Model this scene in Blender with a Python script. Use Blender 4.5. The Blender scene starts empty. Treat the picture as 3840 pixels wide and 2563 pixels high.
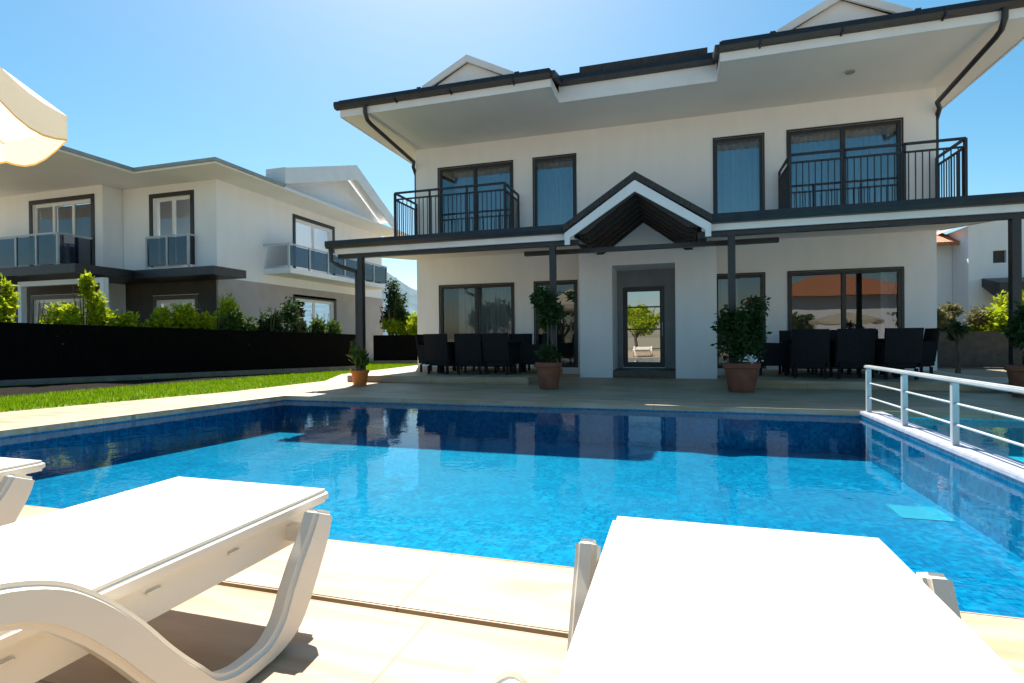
import bpy, bmesh, math, random
from mathutils import Vector, Matrix
random.seed(7)
R = math.radians
scene = bpy.context.scene
COL = scene.collection

# ------------------------------------------------------------------ camera
cam_d = bpy.data.cameras.new("camera")
cam_d.sensor_width = 36.0
cam_d.lens = 19.05
cam_d.clip_start = 0.02
cam_d.clip_end = 6000
cam = bpy.data.objects.new("camera", cam_d)
COL.objects.link(cam)
cam.matrix_world = (Matrix.Translation((0, 0, 0.95)) @ Matrix.Rotation(R(16.8), 4, 'Z')
                    @ Matrix.Rotation(R(90 - 0.28), 4, 'X') @ Matrix.Rotation(-0.0093, 4, 'Z'))
scene.camera = cam

# ------------------------------------------------------------------ sky, sun, exposure
SUN_AZ, SUN_EL = -25.0, 55.0          # azimuth from +Y (towards +X positive)
world = bpy.data.worlds.new("World")
scene.world = world
world.use_nodes = True
wn = world.node_tree.nodes
bg = wn["Background"]
sky = wn.new("ShaderNodeTexSky")
sky.sky_type = 'NISHITA'
sky.sun_disc = False
sky.sun_elevation = R(SUN_EL)
sky.sun_rotation = R(SUN_AZ)
sky.air_density = 1.0
sky.dust_density = 0.9
sky.ozone_density = 1.0
hs_ = wn.new("ShaderNodeHueSaturation")
hs_.inputs['Saturation'].default_value = 1.42
hs_.inputs['Hue'].default_value = 0.479
world.node_tree.links.new(sky.outputs[0], hs_.inputs['Color'])
world.node_tree.links.new(hs_.outputs[0], bg.inputs[0])
bg.inputs[1].default_value = 0.063
sun_d = bpy.data.lights.new("sun", 'SUN')
sun_d.energy = 5.0
sun_d.angle = R(0.5)
sun_d.color = (1.0, 0.93, 0.82)
sun = bpy.data.objects.new("sun", sun_d)
COL.objects.link(sun)
sdir = Vector((math.sin(R(SUN_AZ)) * math.cos(R(SUN_EL)), math.cos(R(SUN_AZ)) * math.cos(R(SUN_EL)), math.sin(R(SUN_EL))))
sun.rotation_euler = sdir.to_track_quat('Z', 'Y').to_euler()
sun.location = sdir * 60
vs = scene.view_settings
vs.view_transform = 'Standard'
vs.look = 'None'
vs.gamma = 1.0
vs.exposure = 1.32
vs.use_curve_mapping = False

# ------------------------------------------------------------------ materials
def new_mat(name):
    m = bpy.data.materials.new(name)
    m.use_nodes = True
    nt = m.node_tree
    return m, nt, nt.nodes, nt.links, nt.nodes["Principled BSDF"]

def noise_mat(name, c1, c2, scale=5.0, rough=0.6, bump=0.0, bscale=None, detail=6, stretch=(1, 1, 1), lo=0.3, hi=0.7, spec=0.5, metal=0.0):
    m, nt, N, L, P = new_mat(name)
    tc = N.new("ShaderNodeTexCoord")
    mp = N.new("ShaderNodeMapping")
    mp.inputs['Scale'].default_value = stretch
    L.new(tc.outputs['Object'], mp.inputs[0])
    nz = N.new("ShaderNodeTexNoise")
    nz.inputs['Scale'].default_value = scale
    nz.inputs['Detail'].default_value = detail
    L.new(mp.outputs[0], nz.inputs['Vector'])
    cr = N.new("ShaderNodeValToRGB")
    cr.color_ramp.elements[0].position = lo
    cr.color_ramp.elements[1].position = hi
    cr.color_ramp.elements[0].color = (*c1, 1)
    cr.color_ramp.elements[1].color = (*c2, 1)
    L.new(nz.outputs[0], cr.inputs[0])
    L.new(cr.outputs[0], P.inputs['Base Color'])
    P.inputs['Roughness'].default_value = rough
    P.inputs['Specular IOR Level'].default_value = spec
    P.inputs['Metallic'].default_value = metal
    if bump:
        n2 = N.new("ShaderNodeTexNoise")
        n2.inputs['Scale'].default_value = bscale or scale * 8
        n2.inputs['Detail'].default_value = 4
        L.new(tc.outputs['Object'], n2.inputs['Vector'])
        b = N.new("ShaderNodeBump")
        b.inputs['Strength'].default_value = bump
        b.inputs['Distance'].default_value = 0.02
        L.new(n2.outputs[0], b.inputs['Height'])
        L.new(b.outputs[0], P.inputs['Normal'])
    return m

def leaf_mat(name, c1, c2, scale=3.0, trans=0.35):
    m, nt, N, L, P = new_mat(name)
    tc = N.new("ShaderNodeTexCoord")
    nz = N.new("ShaderNodeTexNoise")
    nz.inputs['Scale'].default_value = scale * 4
    nz.inputs['Detail'].default_value = 5
    L.new(tc.outputs['Object'], nz.inputs['Vector'])
    cr = N.new("ShaderNodeValToRGB")
    cr.color_ramp.elements[0].position = 0.35
    cr.color_ramp.elements[1].position = 0.65
    cr.color_ramp.elements[0].color = (*c1, 1)
    cr.color_ramp.elements[1].color = (*c2, 1)
    L.new(nz.outputs[0], cr.inputs[0])
    L.new(cr.outputs[0], P.inputs['Base Color'])
    P.inputs['Roughness'].default_value = 0.6
    P.inputs['Specular IOR Level'].default_value = 0.15
    tr = N.new("ShaderNodeBsdfTranslucent")
    L.new(cr.outputs[0], tr.inputs[0])
    mx = N.new("ShaderNodeMixShader")
    mx.inputs[0].default_value = trans
    L.new(P.outputs[0], mx.inputs[1])
    L.new(tr.outputs[0], mx.inputs[2])
    L.new(mx.outputs[0], N["Material Output"].inputs[0])
    return m

def glass_mat(name, tint, base=0.10, rough=0.0):
    m, nt, N, L, P = new_mat(name)
    N.remove(P)
    fr = N.new("ShaderNodeFresnel"); fr.inputs[0].default_value = 1.5
    ma = N.new("ShaderNodeMath"); ma.operation = 'MULTIPLY_ADD'
    ma.inputs[1].default_value = 1.0; ma.inputs[2].default_value = base
    ma.use_clamp = True
    L.new(fr.outputs[0], ma.inputs[0])
    tr = N.new("ShaderNodeBsdfTransparent"); tr.inputs[0].default_value = (*tint, 1)
    gl = N.new("ShaderNodeBsdfGlossy"); gl.inputs['Roughness'].default_value = rough
    gl.inputs[0].default_value = (0.95, 0.97, 1, 1)
    tc = N.new("ShaderNodeTexCoord")
    nz = N.new("ShaderNodeTexNoise"); nz.inputs['Scale'].default_value = 0.9; nz.inputs['Detail'].default_value = 1
    L.new(tc.outputs['Object'], nz.inputs['Vector'])
    bp = N.new("ShaderNodeBump"); bp.inputs['Strength'].default_value = 0.05; bp.inputs['Distance'].default_value = 0.03
    L.new(nz.outputs[0], bp.inputs['Height'])
    L.new(bp.outputs[0], gl.inputs['Normal'])
    mx = N.new("ShaderNodeMixShader")
    L.new(ma.outputs[0], mx.inputs[0]); L.new(tr.outputs[0], mx.inputs[1]); L.new(gl.outputs[0], mx.inputs[2])
    L.new(mx.outputs[0], N["Material Output"].inputs[0])
    return m

def water_mat(name, tint, scale=3.0, bump=0.05):
    m, nt, N, L, P = new_mat(name)
    N.remove(P)
    tc = N.new("ShaderNodeTexCoord")
    n1 = N.new("ShaderNodeTexNoise"); n1.inputs['Scale'].default_value = scale; n1.inputs['Detail'].default_value = 3
    n2 = N.new("ShaderNodeTexNoise"); n2.inputs['Scale'].default_value = scale * 4.5; n2.inputs['Detail'].default_value = 2
    L.new(tc.outputs['Object'], n1.inputs['Vector']); L.new(tc.outputs['Object'], n2.inputs['Vector'])
    ad = N.new("ShaderNodeMath"); ad.operation = 'MULTIPLY_ADD'; ad.inputs[1].default_value = 0.22
    L.new(n2.outputs[0], ad.inputs[0]); L.new(n1.outputs[0], ad.inputs[2])
    bp = N.new("ShaderNodeBump"); bp.inputs['Strength'].default_value = bump; bp.inputs['Distance'].default_value = 0.05
    L.new(ad.outputs[0], bp.inputs['Height'])
    fr = N.new("ShaderNodeFresnel"); fr.inputs[0].default_value = 1.33
    L.new(bp.outputs[0], fr.inputs['Normal'])
    tr = N.new("ShaderNodeBsdfTransparent"); tr.inputs[0].default_value = (*tint, 1)
    gl = N.new("ShaderNodeBsdfGlossy"); gl.inputs['Roughness'].default_value = 0.02
    L.new(bp.outputs[0], gl.inputs['Normal'])
    mx = N.new("ShaderNodeMixShader")
    L.new(fr.outputs[0], mx.inputs[0]); L.new(tr.outputs[0], mx.inputs[1]); L.new(gl.outputs[0], mx.inputs[2])
    L.new(mx.outputs[0], N["Material Output"].inputs[0])
    return m

def mosaic_mat(name, ca, cb, cc):
    """small square glass tiles of a few blues, lighter grout"""
    m, nt, N, L, P = new_mat(name)
    tc = N.new("ShaderNodeTexCoord")
    sc_ = N.new("ShaderNodeVectorMath"); sc_.operation = 'SCALE'; sc_.inputs['Scale'].default_value = 1 / 0.0361
    L.new(tc.outputs['Object'], sc_.inputs[0])
    fl = N.new("ShaderNodeVectorMath"); fl.operation = 'FLOOR'; L.new(sc_.outputs[0], fl.inputs[0])
    vo = N.new("ShaderNodeTexWhiteNoise"); L.new(fl.outputs[0], vo.inputs['Vector'])
    sp = N.new("ShaderNodeSeparateColor"); L.new(vo.outputs['Color'], sp.inputs[0])
    fr = N.new("ShaderNodeVectorMath"); fr.operation = 'FRACTION'; L.new(sc_.outputs[0], fr.inputs[0])
    sb = N.new("ShaderNodeVectorMath"); sb.operation = 'SUBTRACT'; sb.inputs[1].default_value = (.5, .5, .5); L.new(fr.outputs[0], sb.inputs[0])
    ab = N.new("ShaderNodeVectorMath"); ab.operation = 'ABSOLUTE'; L.new(sb.outputs[0], ab.inputs[0])
    sx = N.new("ShaderNodeSeparateXYZ"); L.new(ab.outputs[0], sx.inputs[0])
    m1 = N.new("ShaderNodeMath"); m1.operation = 'MAXIMUM'; L.new(sx.outputs[0], m1.inputs[0]); L.new(sx.outputs[1], m1.inputs[1])
    gt = N.new("ShaderNodeMath"); gt.operation = 'GREATER_THAN'; gt.inputs[1].default_value = 0.455; L.new(m1.outputs[0], gt.inputs[0])
    nz = N.new("ShaderNodeTexNoise"); nz.inputs['Scale'].default_value = 3.5; nz.inputs['Detail'].default_value = 4
    L.new(tc.outputs['Object'], nz.inputs['Vector'])
    mi = N.new("ShaderNodeMath"); mi.operation = 'MULTIPLY_ADD'; mi.inputs[1].default_value = 0.55
    L.new(sp.outputs[0], mi.inputs[0])
    m2 = N.new("ShaderNodeMath"); m2.operation = 'MULTIPLY'; m2.inputs[1].default_value = 0.5
    L.new(nz.outputs[0], m2.inputs[0]); L.new(m2.outputs[0], mi.inputs[2])
    cr = N.new("ShaderNodeValToRGB")
    e = cr.color_ramp.elements
    e[0].position = 0.15; e[0].color = (*ca, 1)
    e[1].position = 0.85; e[1].color = (*cc, 1)
    k = e.new(0.5); k.color = (*cb, 1)
    L.new(mi.outputs[0], cr.inputs[0])
    gx = N.new("ShaderNodeMix"); gx.data_type = 'RGBA'
    L.new(gt.outputs[0], gx.inputs[0]); L.new(cr.outputs[0], gx.inputs[6]); gx.inputs[7].default_value = (cc[0], cc[1] * .9, cc[2] * .95, 1)
    L.new(gx.outputs[2], P.inputs['Base Color'])
    P.inputs['Roughness'].default_value = 0.35
    return m

def stone_mat(name, base, vein, joints=None, rough=0.55):
    """travertine: long streaks along X, faint pits and thin joints"""
    m, nt, N, L, P = new_mat(name)
    tc = N.new("ShaderNodeTexCoord")
    mp = N.new("ShaderNodeMapping"); mp.inputs['Scale'].default_value = (0.7, 5.5, 5.5)
    L.new(tc.outputs['Object'], mp.inputs[0])
    nz = N.new("ShaderNodeTexNoise"); nz.inputs['Scale'].default_value = 1.6; nz.inputs['Detail'].default_value = 7
    nz.inputs['Distortion'].default_value = 0.6
    L.new(mp.outputs[0], nz.inputs['Vector'])
    cr = N.new("ShaderNodeValToRGB")
    e = cr.color_ramp.elements
    e[0].position = 0.3; e[0].color = (*vein, 1)
    e[1].position = 0.62; e[1].color = (*base, 1)
    L.new(nz.outputs[0], cr.inputs[0])
    n3 = N.new("ShaderNodeTexNoise"); n3.inputs['Scale'].default_value = 1.3; n3.inputs['Detail'].default_value = 3
    L.new(tc.outputs['Object'], n3.inputs['Vector'])
    hs = N.new("ShaderNodeHueSaturation")
    mr = N.new("ShaderNodeMapRange"); mr.inputs[1].default_value = 0.3; mr.inputs[2].default_value = 0.7
    mr.inputs[3].default_value = 0.80; mr.inputs[4].default_value = 1.08
    L.new(n3.outputs[0], mr.inputs[0]); L.new(mr.outputs[0], hs.inputs['Value']); L.new(cr.outputs[0], hs.inputs['Color'])
    out = hs.outputs[0]
    if joints:
        bw, bh, off = joints
        mp2 = N.new("ShaderNodeMapping"); mp2.inputs['Location'].default_value = off
        L.new(tc.outputs['Object'], mp2.inputs[0])
        br = N.new("ShaderNodeTexBrick")
        br.inputs['Scale'].default_value = 1.0
        br.inputs['Brick Width'].default_value = bw
        br.inputs['Row Height'].default_value = bh
        br.inputs['Mortar Size'].default_value = 0.004
        br.inputs['Color1'].default_value = (1, 1, 1, 1); br.inputs['Color2'].default_value = (0.9, 0.88, 0.85, 1)
        br.inputs['Mortar'].default_value = (0.58, 0.49, 0.40, 1)
        L.new(mp2.outputs[0], br.inputs['Vector'])
        mu = N.new("ShaderNodeMix"); mu.data_type = 'RGBA'; mu.blend_type = 'MULTIPLY'; mu.inputs[0].default_value = 1.0
        L.new(out, mu.inputs[6]); L.new(br.outputs[0], mu.inputs[7])
        out = mu.outputs[2]
    L.new(out, P.inputs['Base Color'])
    P.inputs['Roughness'].default_value = rough
    b = N.new("ShaderNodeBump"); b.inputs['Strength'].default_value = 0.25; b.inputs['Distance'].default_value = 0.01
    L.new(nz.outputs[0], b.inputs['Height']); L.new(b.outputs[0], P.inputs['Normal'])
    return m

def cloth_mat(name, c, trans=0.3):
    m = noise_mat(name, tuple(v * 0.92 for v in c), c, 6, 0.8)
    N = m.node_tree.nodes; L = m.node_tree.links; P = N["Principled BSDF"]
    tr = N.new("ShaderNodeBsdfTranslucent"); tr.inputs[0].default_value = (*c, 1)
    mx = N.new("ShaderNodeMixShader"); mx.inputs[0].default_value = trans
    L.new(P.outputs[0], mx.inputs[1]); L.new(tr.outputs[0], mx.inputs[2])
    L.new(mx.outputs[0], N["Material Output"].inputs[0])
    return m

def tile_mat(name, c1, c2, scale=3.3):
    m = noise_mat(name, c1, c2, 9, 0.7)
    N = m.node_tree.nodes; L = m.node_tree.links; P = N["Principled BSDF"]
    tc = N.new("ShaderNodeTexCoord")
    w = N.new("ShaderNodeTexWave"); w.inputs['Scale'].default_value = scale; w.bands_direction = 'X'
    L.new(tc.outputs['Object'], w.inputs['Vector'])
    b = N.new("ShaderNodeBump"); b.inputs['Strength'].default_value = 0.8; b.inputs['Distance'].default_value = 0.05
    L.new(w.outputs[0], b.inputs['Height']); L.new(b.outputs[0], P.inputs['Normal'])
    return m

M = {}
M['stucco'] = noise_mat('white_stucco', (0.79, 0.795, 0.81), (0.84, 0.845, 0.86), 1.6, 0.85, 0.2, 60, stretch=(2.2, 2.2, .45), lo=.25, hi=.72)
M['soffit'] = noise_mat('cream_soffit', (0.78, 0.77, 0.75), (0.83, 0.82, 0.80), 0.9, 0.85, 0.05, 40)
M['fascia'] = noise_mat('white_fascia', (0.72, 0.71, 0.70), (0.80, 0.79, 0.78), 2, 0.5)
M['dark'] = noise_mat('anthracite_metal', (0.012, 0.013, 0.016), (0.022, 0.023, 0.027), 6, 0.42)
M['darkwood'] = noise_mat('dark_stained_wood', (0.012, 0.009, 0.008), (0.03, 0.022, 0.018), 4, 0.6, stretch=(8, 1, 8))
M['tile'] = tile_mat('dark_roof_tile', (0.03, 0.028, 0.028), (0.055, 0.05, 0.048))
M['terra_tile'] = tile_mat('terracotta_roof_tile', (0.42, 0.14, 0.06), (0.58, 0.24, 0.11))
M['glass'] = glass_mat('window_glass', (0.70, 0.78, 0.80), 0.045)
M['glass_up'] = glass_mat('upper_window_glass', (0.58, 0.70, 0.80), 0.16)  # upper panes: stronger mirror and bluer tint than the lower glass
M['rail_glass'] = glass_mat('tinted_rail_glass', (0.04, 0.06, 0.11), 0.03)
M['curtain'] = cloth_mat('sheer_curtain', (0.50, 0.54, 0.60), 0.25)
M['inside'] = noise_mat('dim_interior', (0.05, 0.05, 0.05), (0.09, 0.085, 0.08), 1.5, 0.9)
M['door_step'] = noise_mat('brown_stone_step', (0.06, 0.045, 0.035), (0.11, 0.085, 0.065), 5, 0.5)
M['deck'] = stone_mat('travertine_deck', (0.48, 0.37, 0.26), (0.35, 0.225, 0.115), (1.22, 0.61, (0.2, 0.15, 0)))
M['coping'] = stone_mat('travertine_coping', (0.50, 0.395, 0.285), (0.36, 0.24, 0.13), (1.3, 5.0, (0.3, 0.0, 0)))
M['divider'] = noise_mat('white_mosaic_divider', (0.30, 0.33, 0.42), (0.42, 0.45, 0.54), 14, 0.4)
M['grout'] = noise_mat('brown_joint', (0.16, 0.115, 0.065), (0.24, 0.17, 0.10), 10, 0.9)
M['mosaic'] = mosaic_mat('blue_pool_mosaic', (0.0, 0.085, 0.21), (0.0005, 0.145, 0.29), (0.006, 0.25, 0.41))
M['mosaic_wade'] = mosaic_mat('turquoise_pool_mosaic', (0.04, 0.34, 0.46), (0.08, 0.46, 0.58), (0.20, 0.60, 0.70))
M['water'] = water_mat('pool_water', (0.30, 0.92, 0.98))
M['lawn'] = noise_mat('lawn_soil', (0.07, 0.115, 0.006), (0.11, 0.17, 0.01), 6, 0.9)
M['grass'] = leaf_mat('grass_blades', (0.13, 0.24, 0.002), (0.22, 0.35, 0.004), 2, 0.4)
M['ground'] = noise_mat('dry_ground', (0.17, 0.14, 0.09), (0.26, 0.22, 0.15), 0.6, 0.95, 0.3, 8)
M['fence'] = noise_mat('black_fence_screen', (0.0025, 0.0025, 0.0025), (0.006, 0.006, 0.0055), 3, 0.9, stretch=(12, 12, 1), spec=0.05)
M['kerb'] = noise_mat('concrete_kerb', (0.13, 0.12, 0.11), (0.20, 0.19, 0.17), 5, 0.9)
M['plastic'] = noise_mat('white_resin', (0.76, 0.69, 0.58), (0.80, 0.74, 0.63), 3, 0.35, 0.02, 90)
M['rattan'] = noise_mat('black_rattan', (0.004, 0.004, 0.006), (0.010, 0.010, 0.014), 30, 0.6, 0.5, 120, spec=0.25)
M['terracotta'] = noise_mat('terracotta_pot', (0.16, 0.055, 0.03), (0.25, 0.09, 0.05), 6, 0.8, 0.1, 40)
M['orange_pot'] = noise_mat('orange_pot', (0.55, 0.14, 0.02), (0.66, 0.19, 0.03), 5, 0.5)
M['soil'] = noise_mat('soil', (0.03, 0.02, 0.015), (0.06, 0.04, 0.03), 20, 1.0)
M['leaf_dark'] = leaf_mat('dark_leaves', (0.018, 0.045, 0.012), (0.05, 0.10, 0.03))
M['leaf_bright'] = leaf_mat('bright_leaves', (0.20, 0.29, 0.008), (0.46, 0.52, 0.02), 3, 0.5)
M['leaf_mid'] = leaf_mat('mid_leaves', (0.05, 0.10, 0.02), (0.12, 0.18, 0.04))
M['leaf_dry'] = leaf_mat('dry_leaves', (0.12, 0.11, 0.05), (0.25, 0.24, 0.10))
M['flower'] = noise_mat('white_petals', (0.7, 0.68, 0.66), (0.8, 0.8, 0.8), 5, 0.7)
M['bark'] = noise_mat('bark', (0.07, 0.05, 0.035), (0.14, 0.10, 0.07), 8, 0.9, 0.5, 20, stretch=(1, 1, 0.2))
M['white_metal'] = noise_mat('white_painted_rail', (0.42, 0.45, 0.46), (0.52, 0.54, 0.55), 4, 0.3)
M['parasol'] = cloth_mat('cream_canvas', (0.80, 0.73, 0.58), 0.5)
M['parasol_trim'] = cloth_mat('orange_trim', (0.75, 0.38, 0.08), 0.4)
M['wall_dark'] = noise_mat('rough_dark_wall', (0.05, 0.042, 0.035), (0.10, 0.085, 0.07), 4, 0.9, 0.4, 14)
M['cladding'] = noise_mat('canopy_shaded_taupe', (0.05, 0.042, 0.037), (0.075, 0.064, 0.055), 2, .85)  # taupe darkened to hold the shade under the canopy
M['cladding_pale'] = noise_mat('pale_taupe_render', (0.36, 0.33, 0.33), (0.42, 0.39, 0.39), 1.5, .85)
M['gutter_grey'] = noise_mat('grey_green_gutter', (0.24, 0.28, 0.27), (0.32, 0.35, 0.34), 3, .5)
M['pale_patch'] = noise_mat('pale_floor_tone', (0.05, 0.22, 0.34), (0.14, 0.27, 0.36), 8, .6)
M['lawn_shade'] = noise_mat('painted_lawn_shade', (0.008, 0.007, 0.006), (0.02, 0.017, 0.013), 9, 1.0, 0.6, 30, spec=.05)  # near-black tone that paints shade onto the lawn edge
M['alcove'] = noise_mat('alcove_grey', (0.20, 0.22, 0.23), (0.25, 0.27, 0.28), 2, .8)
M['hill'] = noise_mat('hazy_hill', (0.05, 0.10, 0.13), (0.09, 0.16, 0.20), 0.03, 1.0)  # distance haze put into the bluish tone of the forested hill
M['sign_white'] = M['fascia']

# ------------------------------------------------------------------ mesh builder
ORG = {}
class MB:
    def __init__(s):
        s.v = []; s.f = []
    def quad(s, a, b, c, d):
        i = len(s.v); s.v += [tuple(a), tuple(b), tuple(c), tuple(d)]; s.f.append((i, i + 1, i + 2, i + 3)); return s
    def poly(s, pts):
        i = len(s.v); s.v += [tuple(p) for p in pts]; s.f.append(tuple(range(i, i + len(pts)))); return s
    def box(s, x0, x1, y0, y1, z0, z1):
        i = len(s.v)
        s.v += [(x0, y0, z0), (x1, y0, z0), (x1, y1, z0), (x0, y1, z0), (x0, y0, z1), (x1, y0, z1), (x1, y1, z1), (x0, y1, z1)]
        for q in ((0, 3, 2, 1), (4, 5, 6, 7), (0, 1, 5, 4), (1, 2, 6, 5), (2, 3, 7, 6), (3, 0, 4, 7)):
            s.f.append(tuple(i + k for k in q))
        return s
    def prism(s, poly, d):
        """poly: list of 3d points, extruded by vector d"""
        n = len(poly); i = len(s.v); d = Vector(d)
        s.v += [tuple(p) for p in poly] + [tuple(Vector(p) + d) for p in poly]
        s.f.append(tuple(range(i + n - 1, i - 1, -1))); s.f.append(tuple(range(i + n, i + 2 * n)))
        for k in range(n):
            s.f.append((i + k, i + (k + 1) % n, i + n + (k + 1) % n, i + n + k))
        return s
    def bar(s, p, q, w, h=None, up=(0, 0, 1)):
        h = h or w
        p = Vector(p); q = Vector(q); d = (q - p).normalized(); up = Vector(up)
        if abs(d.dot(up)) > 0.98: up = Vector((0, 1, 0))
        a = d.cross(up).normalized() * (w / 2); b = a.cross(d).normalized() * (h / 2)
        return s.prism([p - a - b, p + a - b, p + a + b, p - a + b], q - p)
    def tube(s, pts, r, n=8):
        pts = [Vector(p) for p in pts]; rings = []
        rr = r if isinstance(r, (list, tuple)) else [r] * len(pts)
        ref = None
        for k, p in enumerate(pts):
            d = (pts[min(k + 1, len(pts) - 1)] - pts[max(k - 1, 0)]).normalized()
            if ref is None:
                ref = Vector((0, 0, 1)) if abs(d.z) < 0.9 else Vector((1, 0, 0))
            a = d.cross(ref).normalized(); b = a.cross(d).normalized(); ref = b
            i = len(s.v)
            for j in range(n):
                t = 2 * math.pi * j / n
                s.v.append(tuple(p + (a * math.cos(t) + b * math.sin(t)) * rr[k]))
            rings.append(i)
        for k in range(len(rings) - 1):
            for j in range(n):
                s.f.append((rings[k] + j, rings[k] + (j + 1) % n, rings[k + 1] + (j + 1) % n, rings[k + 1] + j))
        s.f.append(tuple(rings[0] + j for j in range(n - 1, -1, -1))); s.f.append(tuple(rings[-1] + j for j in range(n)))
        return s
    def lathe(s, prof, c=(0, 0, 0), n=28):
        i = len(s.v); c = Vector(c)
        for r, z in prof:
            for j in range(n):
                t = 2 * math.pi * j / n
                s.v.append((c.x + r * math.cos(t), c.y + r * math.sin(t), c.z + z))
        for k in range(len(prof) - 1):
            for j in range(n):
                s.f.append((i + k * n + j, i + k * n + (j + 1) % n, i + (k + 1) * n + (j + 1) % n, i + (k + 1) * n + j))
        return s
    def ribbon(s, path, w, x0, x1):
        """path in the (y,z) plane, a flat band of in-plane width w, spanning x0..x1"""
        P = [Vector((0, y, z)) for y, z in path]; n = len(P)
        ww = list(w) if isinstance(w, (list, tuple)) else [w] * n
        Q = []; W2 = []
        for k in range(n - 1):
            a, b_, c, d = P[max(k - 1, 0)], P[k], P[k + 1], P[min(k + 2, n - 1)]
            for j in range(4):
                t = j / 4
                Q.append(0.5 * (2 * b_ + (c - a) * t + (2 * a - 5 * b_ + 4 * c - d) * t * t + (3 * b_ - a - 3 * c + d) * t ** 3))
                W2.append(ww[k] + (ww[k + 1] - ww[k]) * t)
        Q.append(P[-1]); W2.append(ww[-1]); P, ww, n, i = Q, W2, len(Q), len(s.v)
        for k in range(n):
            d = (P[min(k + 1, n - 1)] - P[max(k - 1, 0)]).normalized()
            nn = Vector((0, -d.z, d.y)) * (ww[k] / 2)
            for x, sgn in ((x0, 1), (x1, 1), (x1, -1), (x0, -1)):
                q = P[k] + nn * sgn; s.v.append((x, q.y, q.z))
        for k in range(n - 1):
            a = i + 4 * k; b = a + 4
            for j in range(4):
                s.f.append((a + j, a + (j + 1) % 4, b + (j + 1) % 4, b + j))
        s.f.append((i + 3, i + 2, i + 1, i)); e = i + 4 * (n - 1); s.f.append((e, e + 1, e + 2, e + 3))
        return s
    def holed(s, fn, u0, u1, z0, z1, w0, w1, holes):
        """wall slab with rectangular holes; fn(u, w, z) -> xyz"""
        us = sorted({u0, u1, *[h[0] for h in holes], *[h[1] for h in holes]}); us = [u for u in us if u0 <= u <= u1]
        zs = sorted({z0, z1, *[h[2] for h in holes], *[h[3] for h in holes]}); zs = [z for z in zs if z0 <= z <= z1]
        def solid(i, j):
            if i < 0 or j < 0 or i >= len(us) - 1 or j >= len(zs) - 1: return False
            cu = (us[i] + us[i + 1]) / 2; cz = (zs[j] + zs[j + 1]) / 2
            return not any(h[0] < cu < h[1] and h[2] < cz < h[3] for h in holes)
        for i in range(len(us) - 1):
            for j in range(len(zs) - 1):
                if not solid(i, j): continue
                a, b, c, d = us[i], us[i + 1], zs[j], zs[j + 1]
                s.quad(fn(a, w0, c), fn(b, w0, c), fn(b, w0, d), fn(a, w0, d))
                s.quad(fn(b, w1, c), fn(a, w1, c), fn(a, w1, d), fn(b, w1, d))
                if not solid(i - 1, j): s.quad(fn(a, w1, c), fn(a, w0, c), fn(a, w0, d), fn(a, w1, d))
                if not solid(i + 1, j): s.quad(fn(b, w0, c), fn(b, w1, c), fn(b, w1, d), fn(b, w0, d))
                if not solid(i, j - 1): s.quad(fn(a, w0, c), fn(a, w1, c), fn(b, w1, c), fn(b, w0, c))
                if not solid(i, j + 1): s.quad(fn(a, w0, d), fn(b, w0, d), fn(b, w1, d), fn(a, w1, d))
        return s
    def leaves(s, c, rad, n, size, shell=0.45, seed=1, lift=0.0, hole=0.0, lobes=0):
        rnd = random.Random(seed)
        c = Vector(c); rad = Vector(rad)
        lob = []
        for k in range(lobes):
            d = Vector((rnd.gauss(0, 1), rnd.gauss(0, 1), rnd.gauss(0, 0.9))).normalized()
            lob.append((Vector((d.x * rad.x, d.y * rad.y, d.z * rad.z)) * rnd.uniform(0.35, 0.85), rnd.uniform(0.28, 0.5)))
        for k in range(n):
            d = Vector((rnd.gauss(0, 1), rnd.gauss(0, 1), rnd.gauss(0, 1))).normalized()
            r = rnd.uniform(shell, 1.0) * rnd.uniform(0.85, 1.1)
            if lob:
                o, q = rnd.choice(lob)
                p = c + o + Vector((d.x * rad.x, d.y * rad.y, d.z * rad.z)) * q * r
            else:
                p = c + Vector((d.x * rad.x, d.y * rad.y, d.z * rad.z)) * r
            if p.z < c.z - rad.z * 1.1: continue
            t = Vector((rnd.gauss(0, 1), rnd.gauss(0, 1), rnd.gauss(0, 0.7) + lift)).normalized()
            u = t.cross(Vector((rnd.gauss(0, 1), rnd.gauss(0, 1), rnd.gauss(0, 1)))).normalized()
            L = size * rnd.uniform(0.6, 1.4); W = L * rnd.uniform(0.35, 0.55)
            i = len(s.v)
            s.v += [tuple(p), tuple(p + t * L * 0.5 + u * W * 0.5), tuple(p + t * L), tuple(p + t * L * 0.5 - u * W * 0.5)]
            s.f.append((i, i + 1, i + 2, i + 3))
        return s
    def build(s, name, mat, parent=None, smooth=False, bevel=0.0, bseg=2, merge=False):
        o0 = Vector(ORG.get(parent.as_pointer(), (0, 0, 0))) if parent else Vector((0, 0, 0))
        me = bpy.data.meshes.new(name)
        me.from_pydata([tuple(Vector(v) - o0) for v in s.v], [], s.f)
        bm = bmesh.new(); bm.from_mesh(me)
        if merge or smooth or bevel: bmesh.ops.remove_doubles(bm, verts=bm.verts, dist=1e-5)
        if len(bm.faces) < 30000: bmesh.ops.recalc_face_normals(bm, faces=bm.faces)
        if bevel:
            ed = [e for e in bm.edges if len(e.link_faces) == 2 and e.calc_face_angle(0) > 0.6]
            bmesh.ops.bevel(bm, geom=ed, offset=bevel, segments=bseg, affect='EDGES', clamp_overlap=True)
        bm.to_mesh(me); bm.free()
        me.materials.append(M[mat] if isinstance(mat, str) else mat)
        if smooth or bevel:
            for p in me.polygons: p.use_smooth = True
            try: me.set_sharp_from_angle(angle=R(40))
            except Exception: pass
        o = bpy.data.objects.new(name, me)
        COL.objects.link(o)
        if parent:
            o.parent = parent; ORG[o.as_pointer()] = tuple(o0)
        return o

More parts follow.
